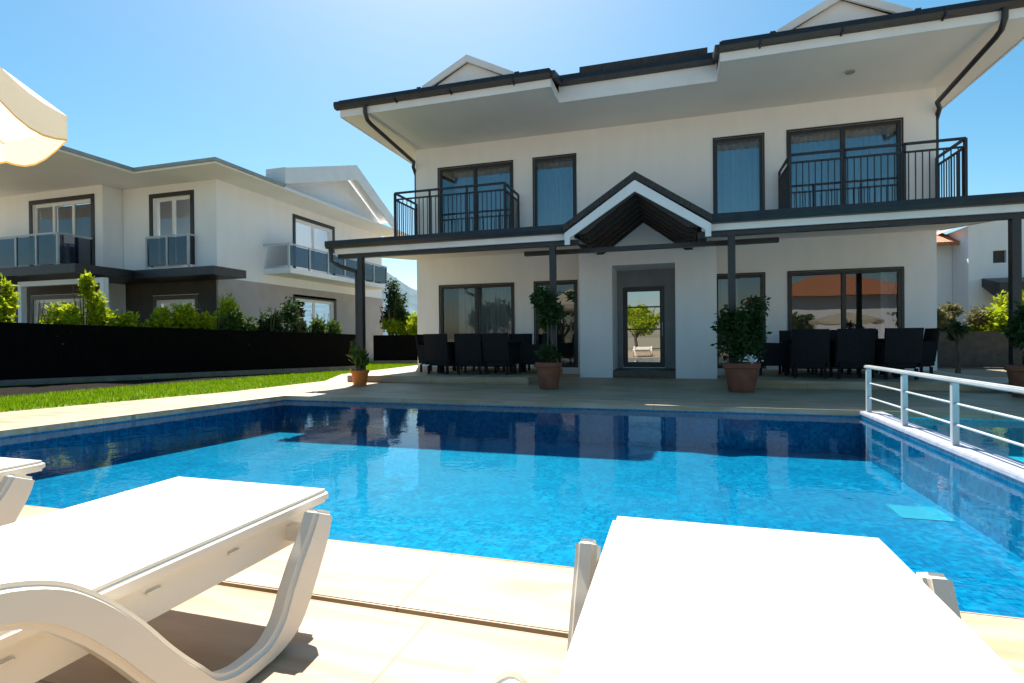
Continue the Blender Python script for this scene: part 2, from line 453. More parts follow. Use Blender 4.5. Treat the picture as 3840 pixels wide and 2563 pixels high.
def tag(o, label=None, cat=None, group=None, kind=None):
    if label: o['label'] = label
    if cat: o['category'] = cat
    if group: o['group'] = group
    if kind: o['kind'] = kind
    return o

def thing(name, label, cat, loc, group=None, local=False):
    o = bpy.data.objects.new(name, None)
    o.empty_display_size = 0.2
    COL.objects.link(o); o.location = loc
    ORG[o.as_pointer()] = (0, 0, 0) if local else tuple(loc)
    return tag(o, label, cat, group)

def copy_tree(o, parent=None):
    c = o.copy(); COL.objects.link(c)
    if parent: c.parent = parent
    for ch in list(o.children): copy_tree(ch, c)
    return c

def struct(o): o['kind'] = 'structure'; return o

# ------------------------------------------------------------------ ground, deck, pool
DK = -0.075                                     # water level
PL0, PL1 = (-7.25, 2.2), (-6.45, 7.8)           # left pool edge, near and far
PX1, PN, PF = 2.22, 2.2, 7.8                    # divider face, near edge, far edge
WX0, WX1 = 2.46, 6.4                            # wading pool
def xl(y): return PL0[0] + (PL1[0] - PL0[0]) * (y - 2.2) / 5.6

g = MB()
for (x0, x1, y0, y1) in ((-3000, 3000, 8.6, 5000), (-3000, 3000, -3000, 1.4), (-3000, -8.2, 1.4, 8.6), (7.2, 3000, 1.4, 8.6)):
    g.quad((x0, y0, -0.03), (x1, y0, -0.03), (x1, y1, -0.03), (x0, y1, -0.03))
struct(g.build('ground', 'ground'))

def slab(m, pts, zt, zb):
    return m.prism([(x, y, zb) for x, y in pts], (0, 0, zt - zb))
CW = 0.49
d = MB()
slab(d, [(-12, -9), (12, -9), (12, PN - CW - 0.024), (-9.9, PN - CW - 0.024)], 0.0, -0.1)
slab(d, [(-9.9, PN - CW - 0.024), (xl(PN) - CW, PN - CW - 0.024), (xl(PF) - CW, PF + CW), (-8.05, PF + CW), ], 0.0, -0.1)
slab(d, [(-8.05, PF + CW + 0.001), (9.5, PF + CW + 0.001), (9.5, 14.6), (-7.15, 14.6), (-7.35, 11.8), (-7.9, 10.9)], 0.0, -0.1)
slab(d, [(WX1 + CW, PN - CW), (9.5, PN - CW), (9.5, PF + CW), (WX1 + CW, PF + CW)], 0.0, -0.1)
slab(d, [(-9.0, 13.2), (-7.9, 10.9), (-7.351, 11.81), (-7.2, 14.61), (-7.2, 20.0), (-9.3, 20.0)], 0.0, -0.1)
struct(d.build('deck', 'deck'))
gr = MB(); gr.quad((-9.8, PN - CW - 0.05, -0.03), (7.3, PN - CW - 0.05, -0.03), (7.3, PN - CW + 0.03, -0.03), (-9.8, PN - CW + 0.03, -0.03))
struct(gr.build('deck_joint', 'grout'))
c = MB()
slab(c, [(xl(PN) - CW, PN - CW), (WX1 + CW, PN - CW), (WX1, PN), (xl(PN), PN)], 0.006, -0.06)
slab(c, [(xl(PF), PF), (WX1, PF), (WX1 + CW, PF + CW), (xl(PF) - CW, PF + CW)], 0.006, -0.06)
slab(c, [(xl(PN) - CW, PN - CW), (xl(PN), PN), (xl(PF), PF), (xl(PF) - CW, PF + CW)], 0.006, -0.06)
slab(c, [(WX1, PN), (WX1 + CW, PN - CW), (WX1 + CW, PF + CW), (WX1, PF)], 0.006, -0.06)
struct(c.build('pool_coping', 'coping', bevel=0.012))
FZ = -0.56
b = MB()
i = 0.012
Lx0, Lx1 = xl(PN) - i, xl(PF) - i
b.quad((Lx0, PN - i, FZ), (PX1, PN - i, FZ), (PX1, PF + i, FZ), (Lx1, PF + i, FZ))
b.quad((Lx0, PN - i, FZ), (Lx1, PF + i, FZ), (Lx1, PF + i, -0.061), (Lx0, PN - i, -0.061))
b.quad((Lx1, PF + i, FZ), (PX1, PF + i, FZ), (PX1, PF + i, -0.061), (Lx1, PF + i, -0.061))
b.quad((PX1, PN - i, FZ), (Lx0, PN - i, FZ), (Lx0, PN - i, -0.061), (PX1, PN - i, -0.061))
b.quad((PX1, PF + i, FZ), (PX1, PN - i, FZ), (PX1, PN - i, -0.045), (PX1, PF + i, -0.045))
struct(b.build('pool_basin', 'mosaic'))
w = MB()
w.quad((WX0, PN - i, -0.33), (WX1 + i, PN - i, -0.33), (WX1 + i, PF + i, -0.33), (WX0, PF + i, -0.33))
w.quad((WX0, PN - i, -0.33), (WX0, PF + i, -0.33), (WX0, PF + i, -0.045), (WX0, PN - i, -0.045))
w.quad((WX0, PF + i, -0.33), (WX1 + i, PF + i, -0.33), (WX1 + i, PF + i, -0.061), (WX0, PF + i, -0.061))
w.quad((WX1 + i, PF + i, -0.33), (WX1 + i, PN - i, -0.33), (WX1 + i, PN - i, -0.061), (WX1 + i, PF + i, -0.061))
w.quad((WX1 + i, PN - i, -0.33), (WX0, PN - i, -0.33), (WX0, PN - i, -0.061), (WX1 + i, PN - i, -0.061))
struct(w.build('wading_pool_basin', 'mosaic_wade'))
dv = MB().box(PX1 - 0.01, WX0 + 0.01, PN + 0.002, PF - 0.002, -0.044, 0.0)
struct(dv.build('pool_divider', 'divider', bevel=0.008))
wa = MB().quad((Lx0, PN - i, DK), (PX1, PN - i, DK), (PX1, PF + i, DK), (Lx1, PF + i, DK))
struct(wa.build('pool_water', 'water'))
wb = MB().quad((WX0, PN - i, DK), (WX1 + i, PN - i, DK), (WX1 + i, PF + i, DK), (WX0, PF + i, DK))
struct(wb.build('wading_pool_water', 'water'))

dr = MB().box(1.78, 2.16, 5.2, 5.58, FZ + .001, FZ + .005)  # thin pale square set on the pool floor
tag(dr.build('pool_floor_patch', 'pale_patch'), 'pale square patch on the pool floor by the divider', 'drain cover')

# lawn on the left and grass on it
LAWN = [(-9.9, 3.0), (-8.05, PF + CW), (-7.9, 10.9), (-9.0, 13.2), (-9.3, 20.0), (-8.0, 20.0), (-8.0, 24), (-13.5, 24), (-18.5, 3.0)]
lw = MB().poly([(x, y, -0.015) for x, y in LAWN])
struct(lw.build('lawn', 'lawn'))
SHADE_STRIP = [(-18.9, 1.4), (-14.55, 8.3), (-9.9, 15.3), (-9.75, 15.0), (-10.5, 12.6), (-11.3, 8.3), (-11.4, 6.4), (-12.2, 2.4)]  # dark sheet shaped as the shadow band beside the fence
bd = MB().poly([(x, y, -.008) for x, y in SHADE_STRIP])
struct(bd.build('lawn_shade_strip', 'lawn_shade'))
def inside(x, y, P):
    r = False; j = len(P) - 1
    for k in range(len(P)):
        if (P[k][1] > y) != (P[j][1] > y) and x < (P[j][0] - P[k][0]) * (y - P[k][1]) / (P[j][1] - P[k][1]) + P[k][0]: r = not r
        j = k
    return r
gb = MB(); rnd = random.Random(3)
while len(gb.f) < 60000:
    x = rnd.uniform(-15, -7); y = 4 + (21 - 4) * rnd.random() ** 1.3
    if not inside(x, y, LAWN) or inside(x, y, SHADE_STRIP): continue
    h = rnd.uniform(0.025, 0.06); a = rnd.uniform(0, 6.28); t = rnd.uniform(0, 0.035); wd = 0.008
    k = len(gb.v)
    gb.v += [(x - math.cos(a) * wd, y - math.sin(a) * wd, -0.015), (x + math.cos(a) * wd, y + math.sin(a) * wd, -0.015), (x - math.sin(a) * t, y + math.cos(a) * t, h)]
    gb.f.append((k, k + 1, k + 2))
tag(gb.build('grass', 'grass'), 'short bright green lawn grass beside the pool paving', 'grass', kind='stuff')

# far hill in the gap between the houses
hl = MB()
hr = random.Random(5); n = 60; prev = None
for k in range(n + 1):
    t = k / n; ang = R(-75 + 150 * t); D = 1500
    x = D * math.sin(ang); y = D * math.cos(ang)
    hgt = 95 + 70 * math.sin(t * 9.0 + 0.4) + 30 * math.sin(t * 23) + hr.uniform(-6, 6)
    hgt = max(hgt, 20) + 210 * math.exp(-((math.degrees(ang) + 36) / 6.0) ** 2)
    row = [(x * s, y * s, -1 + hgt * q) for s, q in ((0.72, 0.0), (0.85, 0.45), (0.95, 0.85), (1.0, 1.0), (1.2, 0.2))]
    if prev:
        for j in range(4): hl.quad(prev[j], row[j], row[j + 1], prev[j + 1])
    prev = row
struct(hl.build('hills', 'hill', smooth=True))

# ------------------------------------------------------------------ the villa
HX0, HX1, HY, HD = -7.19, 5.58, 14.3, 25.0
CX = -0.8
villa = thing('villa', 'white two-storey villa with black window frames and a gabled veranda facing the pool', 'house', ((HX0 + HX1) / 2, HY, 0))
fY = lambda u, w, z: (u, w, z)
WIN = [(-6.46, -4.27), (-3.65, -2.52), (0.95, 2.05), (2.6, 4.92)]
UZ, LZ = (3.45, 5.83), (0.17, 2.47)
DOOR = (-1.31, -0.26, 0.19, 2.26)
holes = [(a, b_, *UZ) for a, b_ in WIN] + [(a, b_, *LZ) for a, b_ in WIN] + [DOOR]
wl = MB().holed(fY, HX0, HX1, 0.0, 6.5, HY, HY + 0.26, holes)
wl.box(HX0, HX0 + 0.25, HY + 0.261, HD, 0, 6.5).box(HX1 - 0.25, HX1, HY + 0.261, HD, 0, 6.5).box(HX0 + 0.251, HX1 - 0.251, HD - 0.25, HD, 0, 6.5)
wl.quad((HX0 + .25, HY + 1.6, 0), (HX1 - .25, HY + 1.6, 0), (HX1 - .25, HY + 1.6, 6.5), (HX0 + .25, HY + 1.6, 6.5))
wl.box(HX0 + 0.251, HX1 - 0.251, HY + 0.262, HY + 1.59, 2.95, 3.4)
wl.build('wall', 'stucco', villa)
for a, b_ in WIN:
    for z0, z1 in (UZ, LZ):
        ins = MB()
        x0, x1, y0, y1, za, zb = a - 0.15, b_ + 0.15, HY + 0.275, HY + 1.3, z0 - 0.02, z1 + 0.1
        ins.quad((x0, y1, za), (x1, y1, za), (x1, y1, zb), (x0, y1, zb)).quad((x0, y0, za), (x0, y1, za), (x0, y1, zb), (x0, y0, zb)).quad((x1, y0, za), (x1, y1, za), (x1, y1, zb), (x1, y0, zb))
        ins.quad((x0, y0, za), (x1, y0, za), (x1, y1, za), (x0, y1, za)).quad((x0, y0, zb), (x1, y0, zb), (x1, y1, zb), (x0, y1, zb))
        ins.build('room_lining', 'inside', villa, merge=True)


def curtain(x0, x1, y, z0, z1, seed):
    c = MB(); r = random.Random(seed); n = max(8, int((x1 - x0) / 0.022)); prev = None
    ph = r.uniform(0, 6)
    for k in range(n + 1):
        x = x0 + (x1 - x0) * k / n
        yy = y + 0.035 * math.sin(x * 42 + ph + 1.4 * math.sin(x * 7)) + 0.012 * math.sin(x * 95)
        cur = ((x, yy, z0), (x, yy, z1))
        if prev: c.quad(prev[0], cur[0], cur[1], prev[1])
        prev = cur
    return c

def window(root, x0, x1, z0, z1, y, panes, cur, seed):
    f = MB(); t = 0.07; yb = y + 0.10
    f.box(x0, x0 + t, y + .02, yb, z0, z1).box(x1 - t, x1, y + .02, yb, z0, z1).box(x0 + t, x1 - t, y + .02, yb, z1 - t, z1).box(x0 + t, x1 - t, y + .02, yb, z0, z0 + t)
    W = (x1 - x0 - 2 * t) / panes
    for k in range(1, panes):
        xm = x0 + t + W * k; f.box(xm - 0.045, xm + 0.045, y + .015, yb - .005, z0 + t, z1 - t)
    # outer surround, a thin dark reveal lining standing proud of the wall
    f.box(x0 - 0.035, x0 - .001, y - .02, y + .018, z0, z1 + .035).box(x1 + .001, x1 + 0.035, y - .02, y + .018, z0, z1 + .035).box(x0 - .001, x1 + .001, y - .02, y + .018, z1 + .001, z1 + .035)
    wo = f.build('window', 'dark', root)
    MB().quad((x0 + t, y + 0.06, z0 + t), (x1 - t, y + 0.06, z0 + t), (x1 - t, y + 0.06, z1 - t), (x0 + t, y + 0.06, z1 - t)).build('pane', 'glass_up' if z0 > 3 else 'glass', wo)
    for a, b_ in cur:
        curtain(x0 + (x1 - x0) * a, x0 + (x1 - x0) * b_, y + 0.24 + 0.11, z0 + 0.03, z1 - 0.04, seed).build('curtain', 'curtain', wo, smooth=True)
    return wo
cs = {0: ([(0.16, .99)], [(0.2, 0.99)]), 1: ([(0.02, 0.98)], []), 2: ([(0.02, 0.98)], [(0.05, .5)]), 3: ([(0.02, 0.98)], [(0.86, 0.99)])}
for k, (a, b_) in enumerate(WIN):
    n = 2 if k in (0, 3) else 1
    window(villa, a, b_, *UZ, HY, n, cs[k][0], 10 + k)
    window(villa, a, b_, *LZ, HY, n, cs[k][1], 20 + k)

# portico with the door alcove
PY = 13.1
po = MB().holed(fY, -2.23, 0.90, 0.0, 2.80, PY, HY - 0.002, [(-1.445, 0.0, 0.0, 2.68)])
po.prism([(-2.23, PY, 2.801), (.90, PY, 2.801), (.90, PY, 3.14), (.22, PY, 3.14), (-.70, PY, 3.66), (-1.62, PY, 3.14), (-2.23, PY, 3.14)], (0, HY - 0.002 - PY, 0))
po.build('portico', 'stucco', villa)
MB().holed(fY, -1.444, -0.001, 0.171, 2.679, HY - .03, HY - .004, [(DOOR[0] - .002, DOOR[1] + .002, 0.1, DOOR[3] + .002)]).build('alcove_panel', 'alcove', villa)  # grey panel across the alcove back, darker than the stucco
MB().box(-1.444, -0.001, PY + 0.005, HY - 0.003, 0.001, 0.17).build('door_step', 'door_step', villa, bevel=0.01)
dx0, dx1, dz0, dz1 = DOOR
df = MB(); t = 0.12
df.box(dx0 + .002, dx0 + t, HY + .03, HY + .12, dz0, dz1 - .002).box(dx1 - t, dx1 - .002, HY + .03, HY + .12, dz0, dz1 - .002)
df.box(dx0 + t, dx1 - t, HY + .03, HY + .12, dz1 - t, dz1 - .002).box(dx0 + t, dx1 - t, HY + .03, HY + .12, dz0, dz0 + 0.13)
for zz in (0.86, 1.32, 1.80): pass
door = df.build('door', 'dark', villa)
MB().quad((dx0 + t, HY + .07, dz0 + .13), (dx1 - t, HY + .07, dz0 + .13), (dx1 - t, HY + .07, dz1 - t), (dx0 + t, HY + .07, dz1 - t)).build('pane', glass_mat('mirror_door_glass', (0.4, 0.42, 0.44), 0.35), door)
for zz in (1.15, 1.72): MB().box(dx0 + t, dx1 - t, HY + .04, HY + .068, zz, zz + 0.035).build('glazing_bar', 'dark', door)
MB().tube([(dx1 - .06, HY + .03, 1.0), (dx1 - .06, HY - .03, 1.0), (dx1 - .06, HY - .03, 1.32), (dx1 - .06, HY + .03, 1.32)], 0.012).build('handle', 'white_metal', door)

# eaves: soffit, fascia, gutter, roof
EX0, EX1, EY, RY = -7.82, 6.22, 11.6, 12.45
RX0, RX1 = -2.59, 0.92
SZ = 6.45
so = MB()
so.box(EX0, RX0, EY, HY, SZ, SZ + .05).box(RX1, EX1, EY, HY, SZ, SZ + .05).box(RX0, RX1, RY, HY, SZ, SZ + .05)
so.box(EX0, HX0, HY, HD + .7, SZ, SZ + .05).box(HX1, EX1, HY, HD + .7, SZ, SZ + .05)
so.build('soffit', 'soffit', villa)
fa = MB()
fz = SZ + 0.17
fa.box(EX0 - .03, RX0, EY - .03, EY - .001, SZ - .02, fz).box(RX1, EX1 + .03, EY - .03, EY - .001, SZ - .02, fz)
fa.box(RX0 + .03, RX1 - .03, RY - .03, RY - .001, SZ - .02, SZ + .36)
fa.box(RX0 + .001, RX0 + .03, EY - .03, RY - .001, SZ - .02, SZ + .2).box(RX1 - .03, RX1 - .001, EY - .03, RY - .001, SZ - .02, SZ + .2)
fa.box(EX0 - .03, EX0 - .001, EY, HD + .7, SZ - .02, fz + .05).box(EX1 + .001, EX1 + .03, EY, HD + .7, SZ - .02, fz + .05)
fa.build('fascia', 'fascia', villa)
def gutter_prof(y, z, x0, x1):
    pts = [(x0, y, z + .14), (x0, y - .14, z + .16), (x0, y - .15, z + .07), (x0, y - .11, z), (x0, y, z)]
    return pts, (x1 - x0, 0, 0)
gu = MB()
gu.prism(*gutter_prof(EY - .032, fz - .02, EX0 - .12, RX0 + .05)); gu.prism(*gutter_prof(EY - .032, fz - .02, RX1 - .05, EX1 + .12))
gu.prism(*gutter_prof(RY - .032, SZ + .34, RX0 + .06, RX1 - .06))
for xx in (RX0 + .05, RX1 - .12): gu.bar((xx + .04, EY - .10, fz + .06), (xx + .04, RY - .10, SZ + .42), 0.1, 0.12)
for xx in (-6.3, -4.9, -3.4, 1.6, 3.0, 4.6): gu.box(xx, xx + .03, EY - .19, EY - .03, fz - .05, fz + .13)
gu.build('gutter', 'dark', villa)
ro = MB()
rz = lambda y: fz + .16 + (y - EY) * 0.29
RYr = 19.2
for x0, x1 in ((EX0 - .05, RX0), (RX1, EX1 + .05)):
    ro.prism([(x0, EY - .06, rz(EY) - .04), (x0, RY, rz(RY) - .04), (x0, RY, rz(RY) + .05), (x0, EY - .06, rz(EY) + .05)], (x1 - x0, 0, 0))
ro.prism([(EX0 - .05, RY + .001, rz(RY) - .04), (EX0 + 5, RYr, rz(RYr)), (EX1 - 5, RYr, rz(RYr)), (EX1 + .05, RY + .001, rz(RY) - .04)], (0, 0, .09))
ro.poly([(EX0 - .05, RY, rz(RY) + .05), (EX0 + 5, RYr, rz(RYr) + .09), (EX0 - .05, HD + .7, fz)]); ro.poly([(EX1 + .05, RY, rz(RY) + .05), (EX1 - 5, RYr, rz(RYr) + .09), (EX1 + .05, HD + .7, fz)])
ro.poly([(EX0 - .05, HD + .7, fz), (EX0 + 5, RYr, rz(RYr) + .09), (EX1 - 5, RYr, rz(RYr) + .09), (EX1 + .05, HD + .7, fz)])
ro.box(-2.06, 0.70, RY - .1, RY + .25, SZ + .50, SZ + .70)
ro.build('roof', 'tile', villa)
def dormer(cx):
    Y0 = 12.35; hw = 1.12; z0 = 6.85; ze = 7.22; za = 7.86
    d = MB()
    d.prism([(cx - hw + .12, Y0 + .12, z0), (cx + hw - .12, Y0 + .12, z0), (cx + hw - .12, Y0 + .12, ze), (cx, Y0 + .12, za - .12), (cx - hw + .12, Y0 + .12, ze)], (0, 2.8, 0))
    o = d.build('dormer', 'stucco', villa)
    f = MB()
    for s in (-1, 1):
        f.prism([(cx + s * (hw + .08), Y0, ze - .10), (cx + s * (hw + .08), Y0, ze + .06), (cx, Y0, za + .02), (cx, Y0, za - .15)], (0, .05, 0))
    f.build('fascia', 'fascia', o)
    u = MB()
    for s in (-1, 1):
        u.prism([(cx + s * (hw + .1), Y0 + .051, ze - .02), (cx, Y0 + .051, za - .05), (cx, Y0 + 3, za - .05), (cx + s * (hw + .1), Y0 + 3, ze - .02)], (0, 0, .08))
    u.build('dormer_roof', 'tile', o)
    for s in (-1, 1):
        gd = MB()
        gd.bar((cx + s * (hw + .16), Y0 - .03, ze - .01), (cx + s * (hw + .16), Y0 + 2.5, ze - .01), 0.1, 0.1)
        gd.bar((cx + s * (hw + .14), Y0 + .03, ze - .04), (cx + s * (hw + .10), Y0 + .03, z0 - .02), 0.07, 0.07)
        gd.build('dormer_gutter', 'dark', o)
dormer(-4.82); dormer(3.25)
for s, x in ((-1, HX0 + .07), (1, HX1 - .07)):
    dp = MB().tube([(x, EY - .1, fz + .02), (x, EY - .09, fz - .18), (x, EY + .02, SZ - .16), (x, EY + .2, SZ - .2), (x, HY - .25, SZ - .42), (x + s * .10, HY - .1, SZ - .5), (x + s * .11, HY + .1, SZ - .7), (x + s * .11, HY + .1, 3.3)], 0.05, 10)
    dp.build('downpipe', 'dark', villa, smooth=True)

MB().lathe([(.001, 0), (.085, 0), (.09, .03), (.07, .04)], (3.52, 12.87, SZ - .032), 16).build('soffit_lamp', 'gutter_grey', villa)
# balconies on the upper floor
def balcony(x0, x1):
    Yb = 12.97
    sl = MB().box(x0, x1, Yb, HY - .002, 3.28, 3.43).build('balcony', 'stucco', villa)
    r = MB(); zt = 4.87
    def side(p, q, n):
        p = Vector(p); q = Vector(q)
        for z, h in ((zt, .05), (zt - .17, .035), (3.55, .035)):
            r.bar((p.x, p.y, z), (q.x, q.y, z), 0.045, h)
        for k in range(n + 1):
            t = p.lerp(q, k / n)
            r.bar((t.x, t.y, 3.55), (t.x, t.y, zt - .17 if 0 < k < n else zt), 0.018 if 0 < k < n else .05)
    side((x0 + .03, Yb + .03, 0), (x1 - .03, Yb + .03, 0), 26)
    for xx in (x0 + .03, x1 - .03): side((xx, Yb + .05, 0), (xx, HY - .06, 0), 11)
    for k in (9, 18):
        x = x0 + (x1 - x0) * k / 27; r.bar((x, Yb + .03, 3.43), (x, Yb + .03, zt), 0.045)
    r.build('railing', 'dark', sl)
balcony(HX0, -4.05); balcony(2.37, HX1 + .02)

# veranda: roof, ceiling, fascia, gutter, posts and central gable
VY = 10.4
GX, GH, GZ = -0.70, 1.22, 3.88
gx0, gx1 = GX - GH, GX + GH
vr = MB()
for x0, x1 in ((HX0 - .05, gx0 + .02), (gx1 - .02, HX1 + .1)):
    vr.prism([(x0, VY - .05, 3.04), (x0, HY - .003, 3.42), (x0, HY - .003, 3.48), (x0, VY - .05, 3.11)], (x1 - x0, 0, 0))
ver = vr.build('veranda', 'tile', villa)
vc = MB()
for x0, x1 in ((HX0, gx0), (gx1, HX1 + .05)):
    vc.prism([(x0, VY + .05, 2.875), (x0, HY - .003, 3.28), (x0, HY - .003, 3.33), (x0, VY + .05, 2.93)], (x1 - x0, 0, 0))
vc.build('ceiling', 'soffit', ver)
vf = MB().box(HX0 - .05, gx0 + .05, VY, VY + .045, 2.865, 3.03).box(gx1 - .05, HX1 + .1, VY, VY + .045, 2.865, 3.03)
for x0 in (HX0 - .05, HX1 + .055):
    vf.prism([(x0, VY + .046, 2.865), (x0, HY - .004, 3.27), (x0, HY - .004, 3.41), (x0, VY + .046, 3.03)], (.045, 0, 0))
vf.build('fascia', 'fascia', ver)
vg = MB()
vg.prism(*gutter_prof(VY - .003, 2.98, HX0 - .2, gx0 + .06)); vg.prism(*gutter_prof(VY - .003, 2.98, gx1 - .06, HX1 + .2))
vg.build('gutter', 'dark', ver)
vb = MB().box(HX0 - .02, gx0 + .12, VY + .08, VY + .2, 2.775, 2.868).box(gx1 - .12, HX1 + .05, VY + .08, VY + .2, 2.775, 2.868)
vb.build('beam', 'dark', ver)
MB().box(-3.05, 1.85, VY + .65, VY + .75, 2.70, 2.79).build('beam', 'dark', ver)
for s in (-1, 1):
    pass
for px in (-6.66, -2.32, 0.98, 5.16):
    MB().box(px - .06, px + .06, VY + .08, VY + .2, 0.0, 2.774).build('post', 'dark', ver)
pp = MB().tube([(HX0 - .1, VY - .08, 2.98), (HX0 - .09, VY - .05, 2.72), (HX0 + .05, VY + .05, 2.6), (-6.78, VY + .12, 2.48), (-6.76, VY + .13, 2.3), (-6.76, VY + .13, 0.02)], 0.045, 10)
pp.build('downpipe', 'dark', ver, smooth=True)
gab = MB()
GY = VY - .12
for s in (-1, 1):
    e = Vector((GX + s * (GH + .12), GY - .08, 2.99)); a = Vector((GX, GY - .08, GZ))
    gab.prism([e, a, (a.x, a.y, a.z + .13), (e.x, e.y, e.z + .13)], (0, HY - .01 - GY + .08, 0))
gab_o = gab.build('gable_roof', 'tile', ver)
gf = MB(); gwd = MB()
for s in (-1, 1):
    gf.prism([(GX + s * (GH + .10), GY - .05, 2.80), (GX + s * (GH + .10), GY - .05, 2.965), (GX, GY - .05, GZ - .02), (GX, GY - .05, GZ - .23)], (0, .045, 0))
    gwd.prism([(GX + s * (GH - .10), GY, 3.01), (GX, GY, GZ - .07), (GX, GY, GZ - .13), (GX + s * (GH - .17), GY, 2.96)], (0, HY - .02 - GY, 0))
    for k in range(7):
        y = GY + .02 + k * 0.44
        gwd.prism([(GX + s * (GH - .12), y, 2.94), (GX, y, GZ - .13), (GX, y, GZ - .25), (GX + s * (GH - .29), y, 2.94)], (0, .07, 0))
for s in (-1, 1):
    x0, x1 = sorted((GX + s * (GH + .10), GX + s * (GH - .0)))
    gf.box(x0, x1, GY - .004, VY - .16, 2.74, 2.88)
gf.build('fascia', 'fascia', gab_o)
gwd.build('rafters', 'darkwood', gab_o)

# raised terraces in front of the facade
for nm, x0, x1 in (('terrace', HX0, -2.9), ('terrace', 1.35, HX1)):
    struct(MB().box(x0, x1, 10.75, HY - .001, 0.002, 0.15).build(nm, 'deck', bevel=0.012))

# ------------------------------------------------------------------ the neighbour's house (left)
NX, NY, NY2, ND = -13.64, 13.5, 12.84, 23.4
nb = thing('neighbour_house', 'white two-storey house with glass balcony rails behind the black fence', 'house', (NX - 4, NY, 0))
fX = lambda u, w, z: (w, u, z)
nw = MB()
NW1 = [(-16.2, -14.65, 3.4, 5.6), (-16.1, -14.5, 0.3, 2.3)]
nw.holed(fY, -17.5, NX, 0, 6.5, NY, NY + .25, NW1)
NW2 = [(-20.7, -18.0, 3.4, 5.6), (-20.7, -18.1, 0.3, 2.4)]
nw.holed(fY, -24.0, -17.52, 0, 6.5, NY2, NY2 + .25, NW2)
nw.box(-17.76, -17.52, NY2 + .251, NY + .3, 0, 6.5)
NW3 = [(17.15, 19.45, 3.55, 5.55), (17.1, 19.5, 0.7, 2.55)]
nw.holed(fX, NY + .251, ND, 0, 6.5, NX, NX - .25, NW3)
nw.box(-24.0, NX - .26, ND - .25, ND, 0, 6.5).box(-24.0, -23.75, NY2 + .26, ND - .26, 0, 6.5)
nw.quad((-23.7, 15.6, 0), (NX - 2, 15.6, 0), (NX - 2, 15.6, 6.4), (-23.7, 15.6, 6.4)); nw.quad((NX - 2, 15.6, 0), (NX - 2, ND - .3, 0), (NX - 2, ND - .3, 6.4), (NX - 2, 15.6, 6.4))
nw.build('wall', 'stucco', nb)
def nwin(u0, u1, z0, z1, plane, fn, out, div):
    f = MB(); t = .1
    def bx(a, b_, c0, c1, w0, w1):
        p = [fn(u, w, z) for u in (a, b_) for w in (w0, w1) for z in (c0, c1)]
        f.box(min(q[0] for q in p), max(q[0] for q in p), min(q[1] for q in p), max(q[1] for q in p), c0, c1)
    o0, o1 = plane + out * .03, plane - out * .03
    bx(u0 - .14, u0 - .002, z0, z1 + .14, o0, o1); bx(u1 + .002, u1 + .14, z0, z1 + .14, o0, o1); bx(u0 - .002, u1 + .002, z1 + .002, z1 + .14, o0, o1)
    fo = f.build('window', 'dark', nb)
    f = MB(); i0, i1 = plane - out * .06, plane - out * .12
    bx(u0, u0 + t, z0, z1, i0, i1); bx(u1 - t, u1, z0, z1, i0, i1); bx(u0 + t, u1 - t, z1 - t, z1, i0, i1); bx(u0 + t, u1 - t, z0, z0 + t, i0, i1)
    for k in range(1, div):
        m = u0 + (u1 - u0) * k / div; bx(m - .05, m + .05, z0 + t, z1 - t, i0, i1)
    f.build('frame', 'fascia', fo)
    w = plane - out * .09
    MB().quad(fn(u0 + t, w, z0 + t), fn(u1 - t, w, z0 + t), fn(u1 - t, w, z1 - t), fn(u0 + t, w, z1 - t)).build('pane', 'glass', fo)
for h in NW1: nwin(*h, NY, fY, -1, 2)
for h in NW2: nwin(*h, NY2, fY, -1, 3)
for h in NW3: nwin(*h, NX, fX, 1, 2)
SZn = 6.0
nr = MB()
nr.box(-24.5, -15.5, 9.95, NY2 - .002, SZn, SZn + .1).box(-15.499, NX + 1.2, 12.3, NY2 - .002, SZn, SZn + .1)
nr.box(-17.498, NX + 1.2, NY2 - .001, NY - .002, SZn, SZn + .1).box(NX + .002, NX + 1.2, NY - .001, ND + .6, SZn, SZn + .1)
nr.build('soffit', 'soffit', nb)
ng = MB(); EXn = NX + 1.2
ng.box(-24.5, -15.43, 9.88, 9.949, SZn + .06, SZn + .15).box(-15.499, -15.43, 9.95, 12.23, SZn + .06, SZn + .15).box(-15.499, EXn + .07, 12.231, 12.299, SZn + .06, SZn + .15).box(EXn + .001, EXn + .07, 12.3, 15.1, SZn + .06, SZn + .15)
ng.build('gutter', 'gutter_grey', nb)
rr = MB(); rg = MB()
rr.poly([(-24.6, 9.9, SZn + .16), (-15.45, 9.9, SZn + .16), (-18.5, 16.6, 6.8), (-24.6, 16.6, 6.8)]).poly([(-15.45, 9.9, SZn + .16), (-15.45, 15.1, SZn + .16), (-18.5, 16.6, 6.8)])
rr.poly([(-15.45, 12.25, SZn + .16), (EXn + .05, 12.25, SZn + .16), (EXn + .05, 15.2, SZn + .16), (-16.0, 15.2, SZn + .3)])
for y0, y1, z0, z1 in ((15.3, 19.4, 6.65, 8.0), (22.5, 19.4, 6.4, 8.0)):
    rg.prism([(EXn - .75, y0, z0), (EXn - .75, y1, z1), (EXn - .75, y1, z1 + .08), (EXn - .75, y0, z0 + .08)], (.70, 0, 0))
rr.build('roof', 'tile', nb); rg.build('gable_soffit', 'soffit', nb)
nf = MB()
nf.prism([(EXn - .03, 15.2, 6.20), (EXn - .03, 15.2, 6.74), (EXn - .03, 19.4, 8.10), (EXn - .03, 19.4, 7.50)], (.06, 0, 0))
nf.prism([(EXn - .03, 22.7, 5.95), (EXn - .03, 22.7, 6.45), (EXn - .03, 19.4, 8.10), (EXn - .03, 19.4, 7.50)], (.06, 0, 0))
nf.box(EXn - .75, EXn + .029, 15.14, 15.199, 6.20, 6.74)
nf.build('fascia', 'fascia', nb)
